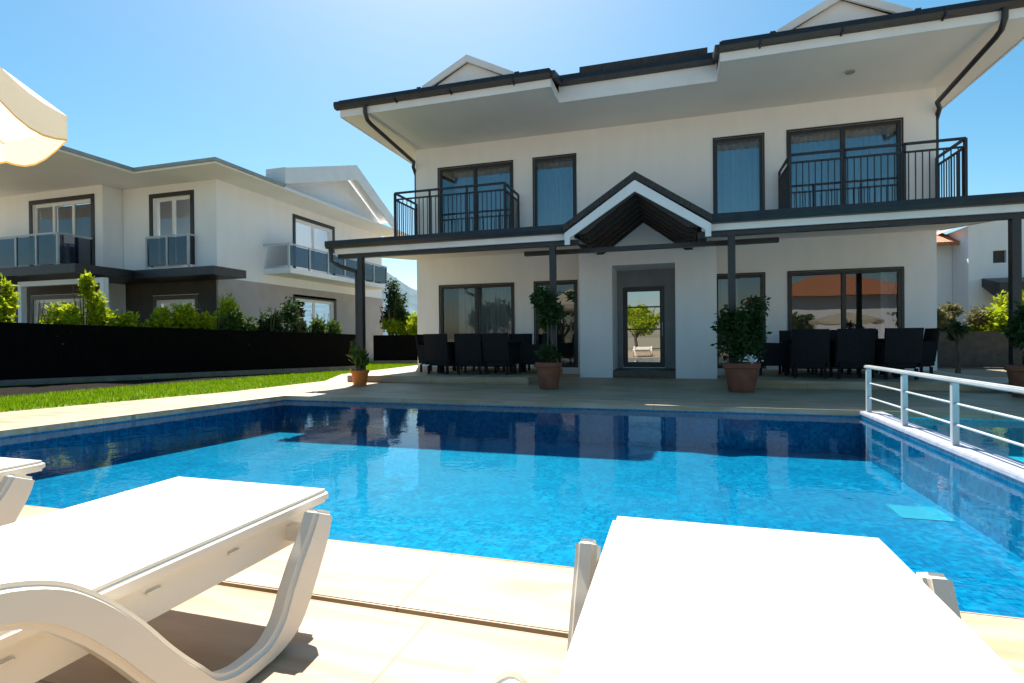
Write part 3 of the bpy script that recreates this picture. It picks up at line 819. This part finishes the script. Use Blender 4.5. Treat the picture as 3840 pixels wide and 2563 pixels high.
MB().prism([(NX + .5, 15.4, 6.101), (NX + .5, 22.5, 6.101), (NX + .5, 22.4, 6.4), (NX + .5, 19.4, 7.9), (NX + .5, 15.4, 6.6)], (-.1, 0, 0)).build('gable', 'stucco', nb)
def nbalc(fn, u0, u1, wo, wi, z, h=1.0):
    m = MB(); p = [fn(u, w, 0) for u in (u0, u1) for w in (wo, wi)]
    m.box(min(q[0] for q in p), max(q[0] for q in p), min(q[1] for q in p), max(q[1] for q in p), z - .18, z)
    o = m.build('balcony', 'stucco', nb)
    gl = MB(); ps = MB(); n = max(2, round(abs(u1 - u0) / 1.0))
    ww = wo + (wi - wo) * 0.05
    gl.quad(fn(u0, ww, z + .08), fn(u1, ww, z + .08), fn(u1, ww, z + h - .05), fn(u0, ww, z + h - .05))
    for u in (u0, u1): gl.quad(fn(u, ww, z + .08), fn(u, wi, z + .08), fn(u, wi, z + h - .05), fn(u, ww, z + h - .05))
    for k in range(n + 1):
        u = u0 + (u1 - u0) * k / n; ps.bar(fn(u, ww, z), fn(u, ww, z + h), .06)
    ps.bar(fn(u0, ww, z + h), fn(u1, ww, z + h), .05)
    for u in (u0, u1): ps.bar(fn(u, ww, z + h), fn(u, wi, z + h), .05)
    gl.build('glass_panel', 'rail_glass', o); ps.build('rail', 'white_metal', o)
nbalc(fX, 15.5, 22.0, NX + 1.1, NX, 3.45, h=.82)
nbalc(fY, -22.5, -17.95, NY2 - 1.1, NY2, 3.3)
nbalc(fY, -16.2, -14.5, NY - .25, NY, 3.3)
MB().box(-20.5, -15.5, 10.6, NY2 - .04, 2.86, 3.1).box(-15.499, NX + 1.15, 12.25, NY2 - .04, 2.86, 3.1).box(-17.4, NX + 1.15, NY2 - .039, NY - .04, 2.86, 3.1).build('canopy', 'dark', nb)
cp = MB()
for x in (-18.4, -15.15): cp.box(x, x + .14, 11.0, 11.14, 0, 2.6)
cp.box(-18.4, -15.01, 11.0, 11.14, 2.6, 2.74)
cp.build('canopy_frame', 'fascia', nb)
MB().holed(fY, -17.4, NX - .02, 0, 2.88, NY - .03, NY - .004, [(NW1[1][0] - .16, NW1[1][1] + .16, .2, 2.46)]).holed(fY, -24, -17.43, 0, 2.88, NY2 - .03, NY2 - .004, [(NW2[1][0] - .16, NW2[1][1] + .16, .2, 2.56)]).build('cladding', 'cladding', nb)  # front panels carry the canopy's shade in their colour
MB().holed(fX, NY, ND, 0, 2.95, NX + .03, NX + .004, [(NW3[1][0] - .16, NW3[1][1] + .16, .6, 2.61)]).build('cladding', 'cladding_pale', nb)
nb.location = ((NX - 4) * 1.12, NY * 1.12, -0.11)
nb.scale = (1.12, 1.12, 1.12)

# black boundary fences
def fence(pts, label):
    o = thing('fence', label, 'fence', (pts[0][0], pts[0][1], 0))
    p = MB(); k = MB(); ps = []
    for (x0, y0, h0), (x1, y1, h1) in zip(pts, pts[1:]):
        d = Vector((x1 - x0, y1 - y0, 0)); n = Vector((-d.y, d.x, 0)).normalized() * .02
        p.prism([(x0 - n.x, y0 - n.y, .1), (x1 - n.x, y1 - n.y, .1), (x1 - n.x, y1 - n.y, h1), (x0 - n.x, y0 - n.y, h0)], n * 2)
        k.bar((x0, y0, .04), (x1, y1, .04), .22, .16)
        c = max(1, round(d.length / 2.0))
        for j in range(c + 1):
            t = j / c; ps.append((x0 + d.x * t + n.x * 2.4, y0 + d.y * t + n.y * 2.4, h0 + (h1 - h0) * t))
    p.build('screen_panel', 'fence', o); k.build('kerb', 'kerb', o)
    for x, y, h in ps: MB().box(x - .03, x + .03, y - .03, y + .03, 0, h - .02).build('post', 'dark', o)
    return o
fence([(-19.2, 1.6, 1.58), (-14.7, 8.4, 1.44), (-9.95, 15.5, 1.14)], 'long black screen fence on a concrete kerb along the lawn')
fence([(-11.7, 19.4, 1.15), (-7.4, 20.4, 1.12)], 'short black fence at the back of the lawn, left of the villa')

# ------------------------------------------------------------------ vegetation
def shrub(x, y, h, rx, mat, label, seed, group=None, n=1500, size=0.09, name='shrub', base=0.0, lobes=7, lift=0.3):
    o = thing(name, label, 'shrub', (x, y, 0), group)
    st = MB(); r = random.Random(seed)
    for k in range(6):
        a = r.uniform(0, 6.28); q = r.uniform(.2, .8)
        st.tube([(x, y, 0), (x + math.cos(a) * rx * q * .4, y + math.sin(a) * rx * q * .4, h * .5), (x + math.cos(a) * rx * q, y + math.sin(a) * rx * q, h * .9)], [.03, .018, .006], 5)
    st.build('stem', 'bark', o)
    MB().leaves((x, y, base + (h - base) * .52), (rx, rx, (h - base) * .5), n, size, .3, seed, lift, lobes=lobes).build('foliage', mat, o)
    return o
def tree(x, y, h, rx, trunk, mat, label, seed, group=None, n=3000, size=.16, name='tree', lobes=12):
    o = thing(name, label, 'tree', (x, y, 0), group)
    r = random.Random(seed); t = MB()
    t.tube([(x, y, -.03), (x + .05, y, trunk * .5), (x, y + .05, trunk), (x, y, trunk + (h - trunk) * .6)], [h * .03 + .02, h * .024 + .012, h * .02 + .01, .02], 8)
    for k in range(6):
        a = r.uniform(0, 6.28)
        t.tube([(x, y, trunk * r.uniform(.85, 1.1)), (x + math.cos(a) * rx * .4, y + math.sin(a) * rx * .4, trunk + (h - trunk) * .3), (x + math.cos(a) * rx * .8, y + math.sin(a) * rx * .8, trunk + (h - trunk) * r.uniform(.4, .8))], [h * .014 + .01, h * .008 + .006, .008], 6)
    t.build('trunk', 'bark', o)
    MB().leaves((x, y, (h + trunk) / 2), (rx, rx, (h - trunk) / 2), n, size, .3, seed, 0.0, lobes=lobes).build('crown', mat, o)
    return o

# along the fence, from the left: offset behind the line of the fence
def behind(t, off):
    x0, y0, x1, y1 = -14.7, 8.4, -9.95, 15.5
    L = math.hypot(x1 - x0, y1 - y0)
    return x0 + (x1 - x0) * t - (y1 - y0) / L * off, y0 + (y1 - y0) * t + (x1 - x0) / L * off
SH = [(-0.02, .6, 2.55, .45, 'leaf_bright', 'tall bright shrub behind the fence at the left edge of the photo'),
      (0.12, .5, 2.0, .6, 'leaf_bright', 'low bright shrub on the fence inside the white canopy frame'),
      (0.18, .5, 2.65, .42, 'leaf_bright', 'tallest bright climbing shrub beside the white canopy frame'),
      (0.25, .5, 2.05, .65, 'leaf_bright', 'low bright shrub topping the fence right of the white canopy frame'),
      (0.35, .5, 1.95, .6, 'leaf_bright', 'low bright shrub topping the fence before the shade-toned cladding'),
      (0.42, .5, 2.25, .6, 'leaf_bright', 'middling bright shrub in front of the dark ground-floor window'),
      (0.54, .6, 2.6, .78, 'leaf_bright', 'wide feathery bright shrub at the corner of the neighbour house'),
      (0.07, .5, 2.2, .55, 'leaf_bright', 'bright shrub on the fence left of the white canopy frame'),
      (0.30, .5, 1.85, .6, 'leaf_bright', 'lowest bright shrub on the fence, before the shade-toned cladding'),
      (0.48, .5, 1.95, .55, 'leaf_bright', 'low bright shrub on the fence left of the wide feathery shrub'),
      (0.61, .5, 1.9, .55, 'leaf_mid', 'low olive shrub on the fence right of the wide feathery shrub'),
      (0.70, .8, 2.2, .5, 'leaf_dark', 'dark green shrub below the neighbour side balcony'),
      (0.80, .8, 2.15, .65, 'leaf_dark', 'dark broad shrub in front of the lower side window'),
      (0.90, .8, 2.05, .55, 'leaf_mid', 'olive shrub behind the fence next to the veranda post')]
for k, (t, off, h, rx, mt, lb) in enumerate(SH):
    x, y = behind(t, rx + .12); shrub(x, y, h, rx, mt, lb, 40 + k, 'shrubs behind the black fence', n=3600, size=.14)
tree(-12.6, 22.4, 3.7, .75, 1.0, 'leaf_dark', 'dark slim tree behind the neighbour side balcony', 60, n=3000)
tree(-11.9, 22.6, 2.5, 1.2, .5, 'leaf_bright', 'bright round tree behind the short black fence', 61, n=3500)
tree(-10.7, 22.6, 2.3, 1.1, .4, 'leaf_bright', 'low spreading bright tree beside the villa corner', 62, n=3000)

# right of the villa
wr = MB().box(7.0, 22, 19.0, 19.25, 0, 1.05)
tag(wr.build('garden_wall', 'wall_dark', bevel=.02), 'low dark rough garden wall right of the villa', 'wall')
RS = [(8.15, 19.9, 1.95, .8, 'leaf_dry', 'dry greyish shrub behind the low wall beside the villa'),
      (9.3, 19.9, 2.05, .95, 'leaf_bright', 'bright yellow-green shrub behind the low wall, lower of two'),
      (10.5, 19.9, 2.6, 1.1, 'leaf_bright', 'tallest bright yellow-green shrub behind the low wall, by the white house'),
      (11.9, 20.0, 2.3, .9, 'leaf_bright', 'bright shrub behind the low wall at the right edge of the photo')]
for k, (x, y, h, rx, mt, lb) in enumerate(RS): shrub(x, y, h, rx, mt, lb, 80 + k, 'shrubs behind the low wall', n=4200, size=.14, base=.6)
tree(6.75, 16.2, 1.45, .28, .75, 'leaf_dark', 'small dark ball-crowned tree in the gap right of the villa', 90, n=900, size=.08, lobes=5)
shrub(7.6, 14.6, 1.25, .6, 'leaf_dark', 'dark shrub in the shade near the right veranda post', 91, n=2200, size=.09)

wn2 = thing('white_house', 'white house with terracotta roof and dark awning seen right of the villa', 'house', (12, 24, 0))
q = MB().holed(fY, 10.35, 18.5, 0, 4.95, 24, 24.25, [(11.1, 11.5, 3.55, 4.0)])
q.prism([(10.35, 24, 4.951), (18.5, 24, 4.951), (14.4, 24, 6.6)], (0, .25, 0)).box(10.35, 10.6, 24.26, 33, 0, 4.95).box(18.25, 18.5, 24.26, 33, 0, 4.95)
q.holed(fY, 6.0, 10.34, 0, 4.5, 25.2, 25.45, [(8.9, 9.75, 2.3, 3.6)])
q.box(6, 18.5, 33, 33.2, 0, 5)
q.build('wall', 'stucco', wn2)
MB().quad((11.1, 24.12, 3.55), (11.5, 24.12, 3.55), (11.5, 24.12, 4.0), (11.1, 24.12, 4.0)).build('window', 'inside', wn2)
MB().quad((8.9, 25.33, 2.3), (9.75, 25.33, 2.3), (9.75, 25.33, 3.6), (8.9, 25.33, 3.6)).build('window', 'inside', wn2)
q = MB()
q.prism([(10.0, 23.7, 4.93), (14.4, 23.7, 6.72), (14.4, 23.7, 6.84), (10.0, 23.7, 5.05)], (0, 10, 0)).prism([(18.8, 23.7, 4.93), (14.4, 23.7, 6.72), (14.4, 23.7, 6.84), (18.8, 23.7, 5.05)], (0, 10, 0))
q.build('roof', 'fascia', wn2)
MB().prism([(5.7, 24.6, 4.35), (5.7, 29, 6.2), (5.7, 29, 6.35), (5.7, 24.6, 4.5)], (4.62, 0, 0)).build('wing_roof', 'terra_tile', wn2)
MB().prism([(10.75, 22.9, 2.15), (10.75, 23.99, 2.7), (10.75, 23.99, 3.0), (10.75, 22.85, 2.75), (10.75, 22.85, 2.15)], (6.5, 0, 0)).build('awning', 'dark', wn2)

# ------------------------------------------------------------------ furniture on the terraces
def make_chair():
    o = thing('dining_chair', '', 'chair', (0, 0, 0), 'black rattan chairs on the terraces', local=True)
    MB().box(-.27, .27, -.26, .26, .20, .46).build('seat', 'rattan', o, bevel=.025)
    b_ = MB(); n = 8
    for k in range(n):
        a0, a1 = (-.31 + .62 * q / n for q in (k, k + 1))
        c0, c1 = (.03 * math.cos(q / .31 * 1.5) for q in (a0, a1))
        b_.prism([(a0, .235 + c0, .30), (a1, .235 + c1, .30), (a1, .315 + c1, .93), (a0, .315 + c0, .93)], (0, .045, 0))
    b_.build('backrest', 'rattan', o)
    for sx in (-1, 1):
        for sy in (-1, 1):
            MB().box(sx * .25 - .022, sx * .25 + .022, sy * .235 - .022, sy * .235 + .022, 0, .199).build('leg', 'rattan', o)
        xa, xb = sorted((sx * .275, sx * .325))
        MB().prism([(xa, -.25, .22), (xa, .27, .22), (xa, .27, .68), (xa, -.20, .66), (xa, -.26, .60)], (xb - xa, 0, 0)).build('armrest', 'rattan', o, bevel=.012)
    return o
def make_table():
    o = thing('dining_table', '', 'table', (0, 0, 0), None, local=True)
    MB().box(-.95, .95, -.45, .45, .70, .74).build('tabletop', 'rattan', o, bevel=.008)
    MB().box(-.89, .89, -.39, .39, .60, .699).build('apron', 'rattan', o)
    for sx in (-1, 1):
        for sy in (-1, 1): MB().box(sx * .87 - .035, sx * .87 + .035, sy * .37 - .035, sy * .37 + .035, 0, .599).build('leg', 'rattan', o)
    return o
chair0, table0 = make_chair(), make_table()
used = [False, False]
def place(kind, x, y, rz, label):
    src = (chair0, table0)[kind]
    o = copy_tree(src) if used[kind] else src
    used[kind] = True
    o.location = (x, y, .15); o.rotation_euler = (0, 0, rz); o['label'] = label
    return o
for side, tx in (('left', -4.50), ('right', 3.15)):
    ty = 12.35
    place(1, tx, ty, 0, 'black rattan dining table on the %s terrace in front of the sliding window' % side)
    s = -1 if side == 'left' else 1
    for d, w in ((-.66, 'nearest the door'), (0, 'in the middle'), (.66, 'farthest from the door')):
        place(0, tx + s * d * 1.06, ty - .66 - .06 * (d > 0) - .03 * s, math.pi + (.16 * s if d > 0 else -.1 if d < 0 else .05), 'black rattan chair on the pool side of the %s table, %s' % (side, w))
        place(0, tx + s * d + .03, ty + .66, .06 * d, 'black rattan chair on the window side of the %s table, %s' % (side, w))
    place(0, tx - s * 1.26, ty + .03, s * math.pi / 2 + .05, 'black rattan chair at the end of the %s table next to the potted bush' % side)
    place(0, tx + s * 1.24, ty - .02, -s * math.pi / 2 - .05, 'black rattan chair at the end of the %s table by the villa corner' % side)

# ------------------------------------------------------------------ pots and plants
def pot(o, x, y, r, h, mat, z=0.0):
    prof = [(r * .66, 0), (r * .70, .02), (r * .92, h * .82), (r * 1.02, h * .84), (r * 1.04, h * .97), (r * 1.0, h), (r * .9, h), (r * .88, h * .9)]
    MB().lathe([(0.001, 0)] + prof, (x, y, z)).build('pot', mat, o, smooth=True)
    MB().lathe([(r * .88, h * .9), (0.001, h * .92)], (x, y, z)).build('soil', 'soil', o)
def rod(m, x, y, z0, z1, r0=.02):
    m.tube([(x, y, z0), (x + .02, y - .01, (z0 + z1) / 2), (x, y, z1)], [r0, r0 * .8, r0 * .5], 6)
p1 = thing('potted_plant', 'small orange pot with a spiky low plant at the left veranda post', 'potted plant', (-6.36, 9.98, 0))
pot(p1, -6.36, 9.98, .19, .32, 'orange_pot')
MB().leaves((-6.36, 9.98, .50), (.17, .17, .22), 260, .16, .1, 4, 1.2).leaves((-6.50, 9.95, .80), (.06, .06, .18), 60, .07, .1, 5, .6).build('foliage', 'leaf_mid', p1)
st = MB(); rod(st, -6.36, 9.98, .28, .7); st.tube([(-6.4, 9.98, .28), (-6.5, 9.96, .9)], .008, 5); st.build('stem', 'bark', p1)
p2 = thing('potted_plant', 'terracotta pot with a climbing shrub wound round the middle veranda post, left of the door', 'potted plant', (-2.30, 10.0, 0))
pot(p2, -2.30, 10.0, .25, .50, 'terracotta')
f = MB().leaves((-2.28, 10.1, 1.45), (.50, .38, .52), 1700, .10, .2, 6, -.1, lobes=9)
f.leaves((-2.30, 10.0, .66), (.26, .24, .18), 380, .09, .2, 7, .4).leaves((-1.86, 10.05, 1.72), (.10, .1, .14), 60, .09, .2, 8)
f.build('foliage', 'leaf_dark', p2)
st = MB(); rod(st, -2.33, 10.02, .45, 1.6); rod(st, -2.26, 10.05, .45, 1.4, .015); st.build('stem', 'bark', p2)
p3 = thing('potted_plant', 'large terracotta pot with a wide bush and white flowers, right of the door', 'potted plant', (1.08, 10.08, 0))
pot(p3, 1.08, 10.08, .30, .50, 'terracotta')
f = MB().leaves((1.06, 10.12, 1.08), (.42, .4, .60), 2900, .10, .2, 9, 0, lobes=14)
f.leaves((1.32, 10.1, 1.48), (.26, .2, .16), 200, .09, .2, 10, 0).leaves((1.05, 10.1, .72), (.38, .3, .26), 700, .10, .2, 15, .2)
f.build('foliage', 'leaf_dark', p3)
MB().leaves((1.22, 9.86, .57), (.14, .08, .07), 70, .05, .2, 11).build('flowers', 'flower', p3)
st = MB(); rod(st, 1.08, 10.08, .45, 1.3); rod(st, 1.14, 10.1, .45, 1.1); st.build('stem', 'bark', p3)
p4 = thing('potted_plant', 'terracotta pot with a dark bush at the right edge, behind the pool railing', 'potted plant', (5.06, 10.0, 0))
pot(p4, 5.06, 10.0, .27, .48, 'terracotta')
MB().leaves((5.12, 10.05, .95), (.38, .34, .45), 1300, .10, .2, 12, 0, lobes=8).build('foliage', 'leaf_dark', p4)
st = MB(); rod(st, 5.06, 10.0, .43, 1.2); st.build('stem', 'bark', p4)

# ------------------------------------------------------------------ railing on the pool divider
rl = thing('pool_railing', 'low white metal railing with three bars on the wall between the two pools', 'railing', (2.34, 7.7, 0))
for y in (7.72, 6.62, 5.55, 4.45, 3.35):
    MB().box(2.265, 2.315, y - .022, y + .022, 0, .54).build('post', 'white_metal', rl)
MB().box(2.255, 2.325, 2.9, 7.78, .541, .58).build('rail', 'white_metal', rl, bevel=.01)
for z in (.18, .36): MB().tube([(2.29, 7.7, z), (2.29, 2.95, z)], .011, 8).build('rail', 'white_metal', rl)

# ------------------------------------------------------------------ sun loungers
def make_lounger():
    o = thing('sun_lounger', '', 'sun lounger', (0, 0, 0), 'white sun loungers by the pool', local=True)
    hw, T = .36, .405
    s = MB().box(-hw, hw, -1.16, 0, T - .048, T)
    s.build('seat', 'plastic', o, bevel=.014, bseg=3)
    MB().prism([(-hw, -1.18, T - .03), (hw, -1.18, T - .03), (hw, -1.18, T), (-hw, -1.18, T)], (0, -.70, .08)).build('backrest', 'plastic', o, bevel=.012, bseg=3)
    for sx in (-1, 1):
        xa, xb = sorted((sx * .285, sx * .318))
        r_ = MB().box(xa, xb, -1.80, -.06, .25, T - .049)
        for y in (-.42, -.68, -1.0, -1.3): r_.box(sx * .322 - .0035, sx * .322 + .0035, y - .022, y + .022, .318, .330)
        r_.build('side_rail', 'plastic', o, bevel=.004)
    for y, q in ((-.17, .384), (-.6, .284), (-1.15, .284), (-1.7, .384)): MB().box(-q, q, y - .02, y + .02, .275, .325).build('crossbar', 'plastic', o)
    for sx in (-1, 1):
        xa, xb = (.385, .445) if sx > 0 else (-.445, -.385)
        path = [(-.14, .372), (-.172, .30), (-.222, .22), (-.268, .145), (-.308, .085), (-.36, .048), (-.42, .03), (-.53, .028), (-.61, .048), (-.67, .10), (-.75, .19), (-.83, .295), (-.91, .385), (-.99, .45), (-1.09, .487), (-1.22, .497), (-1.5, .485), (-1.68, .455), (-1.76, .37), (-1.79, .2), (-1.80, .0)]
        wd = [.10, .115, .125, .125, .112, .085, .062, .06, .075, .088, .09, .09, .088, .085, .08, .075, .07, .07, .075, .08, .08]
        MB().ribbon(path, wd, xa, xb).build('side_frame', 'plastic', o, bevel=.016, bseg=3)
    return o
l0 = make_lounger()
for k, (x, y, lb) in enumerate(((-1.585, 1.72, 'white sun lounger left of centre with its curved arm and front leg in full view'),
                               (.172, 1.69, 'large white sun lounger in the right foreground, cut by the bottom edge'),
                               (-3.17, 1.79, 'white sun lounger at the left edge, only its front corner showing'))):
    o = l0 if k == 0 else copy_tree(l0)
    o.location = (x, y, 0); o['label'] = lb

# ------------------------------------------------------------------ parasols
def parasol(x, y, zr, za, r, label, group, tilt=0.0, vent=True):
    o = thing('parasol', label, 'parasol', (x, y, 0), group)
    n = 8; c = MB(); v = MB(); t = MB(); rb = MB()
    def rim(k, q=1.0, z=zr): a = 2 * math.pi * k / n + .2; return Vector((x + math.cos(a) * r * q, y + math.sin(a) * r * q, z))
    rows = ((.16, za - .10), (.45, za - (za - zr) * .38), (.75, za - (za - zr) * .69), (1.0, zr))
    m = 6
    for k in range(n):
        for (q0, z0), (q1, z1) in zip(rows, rows[1:]):
            for j in range(m):
                sg = lambda f, q: -.05 * q * math.sin(math.pi * f)
                pt = lambda f, q, z: rim(k, q, z).lerp(rim(k + 1, q, z), f) + Vector((0, 0, sg(f, q)))
                a, b_ = j / m, (j + 1) / m
                c.quad(pt(a, q0, z0), pt(b_, q0, z0), pt(b_, q1, z1), pt(a, q1, z1))
                if q1 == 1.0:
                    dz = lambda f: .17 + .05 * math.sin(math.pi * f)
                    A, B = pt(a, 1, zr), pt(b_, 1, zr)
                    v.quad(A, B, B - Vector((0, 0, dz(b_))), A - Vector((0, 0, dz(a))))
                    t.quad(A - Vector((0, 0, dz(a))), B - Vector((0, 0, dz(b_))), B - Vector((0, 0, dz(b_) + .014)), A - Vector((0, 0, dz(a) + .014)))
        rb.bar(Vector((x, y, za - .1)), rim(k, .99, zr - .03), .02)
        for q0, z0, q1, z1 in ((0.0, za + .06, .24, za - .10),):
            c.poly([(x, y, za + .06), rim(k, q1, z1), rim(k + 1, q1, z1)])
    c.build('canopy', 'parasol', o, smooth=True); v.build('valance', 'parasol', o, smooth=True); t.build('trim', 'parasol_trim', o); rb.build('rib', 'fascia', o)
    MB().tube([(x, y, 0), (x, y, za + .1)], .022, 10).build('pole', 'white_metal', o)
    MB().lathe([(.001, .09), (.06, .09), (.26, .06), (.28, 0)], (x, y, 0)).build('base', 'kerb', o)
parasol(-5.03, 1.80, 2.63, 3.38, 1.32, 'cream parasol with orange trim in the upper left corner, above the loungers', 'cream parasols round the pool')
parasol(10.5, -11.0, 1.95, 2.45, 2.1, 'wide cream parasol across the garden, mirrored in the right sliding window', 'cream parasols round the pool')

# ------------------------------------------------------------------ what the windows mirror: the gardens behind the camera
hb = thing('garden_house', 'low white house with an orange tiled hip roof, mirrored in the right sliding window', 'house', (13, -22, 0))
MB().box(7.0, 19.0, -30, -21, 0, 4.2).build('wall', 'stucco', hb)
E, A_ = 4.2, 6.3
c0, c1, c2, c3, r0, r1 = (6.4, -20.3, E), (19.6, -20.3, E), (19.6, -30.7, E), (6.4, -30.7, E), (11.5, -25.5, A_), (14.5, -25.5, A_)
MB().poly([c0, c1, r1, r0]).poly([c0, r0, c3]).poly([c1, c2, r1]).poly([c3, r0, r1, c2]).build('roof', 'terra_tile', hb)
for k, (x, y, h, rx, mt) in enumerate(((-9, -16, 5.0, 2.6, 'leaf_mid'), (-3.2, -18, 4.6, 2.2, 'leaf_bright'), (1.5, -15.5, 2.8, 1.8, 'leaf_mid'), (8.0, -16, 2.9, 2.0, 'leaf_mid'), (17.5, -17, 4.4, 2.3, 'leaf_dark'), (-15, -14, 4.5, 2.5, 'leaf_dark'))):
    tree(x, y, h, rx, h * .2, mt, ['spreading olive-green tree far across the garden', 'bright tree mirrored in the glass door', 'low round tree beside the wide parasol', 'low round tree before the orange-roofed house', 'dark tree at the right of the orange-roofed house', 'dark tree at the far left of the garden'][k], 120 + k, 'garden trees behind the deck', n=2600, size=.34, lobes=14)
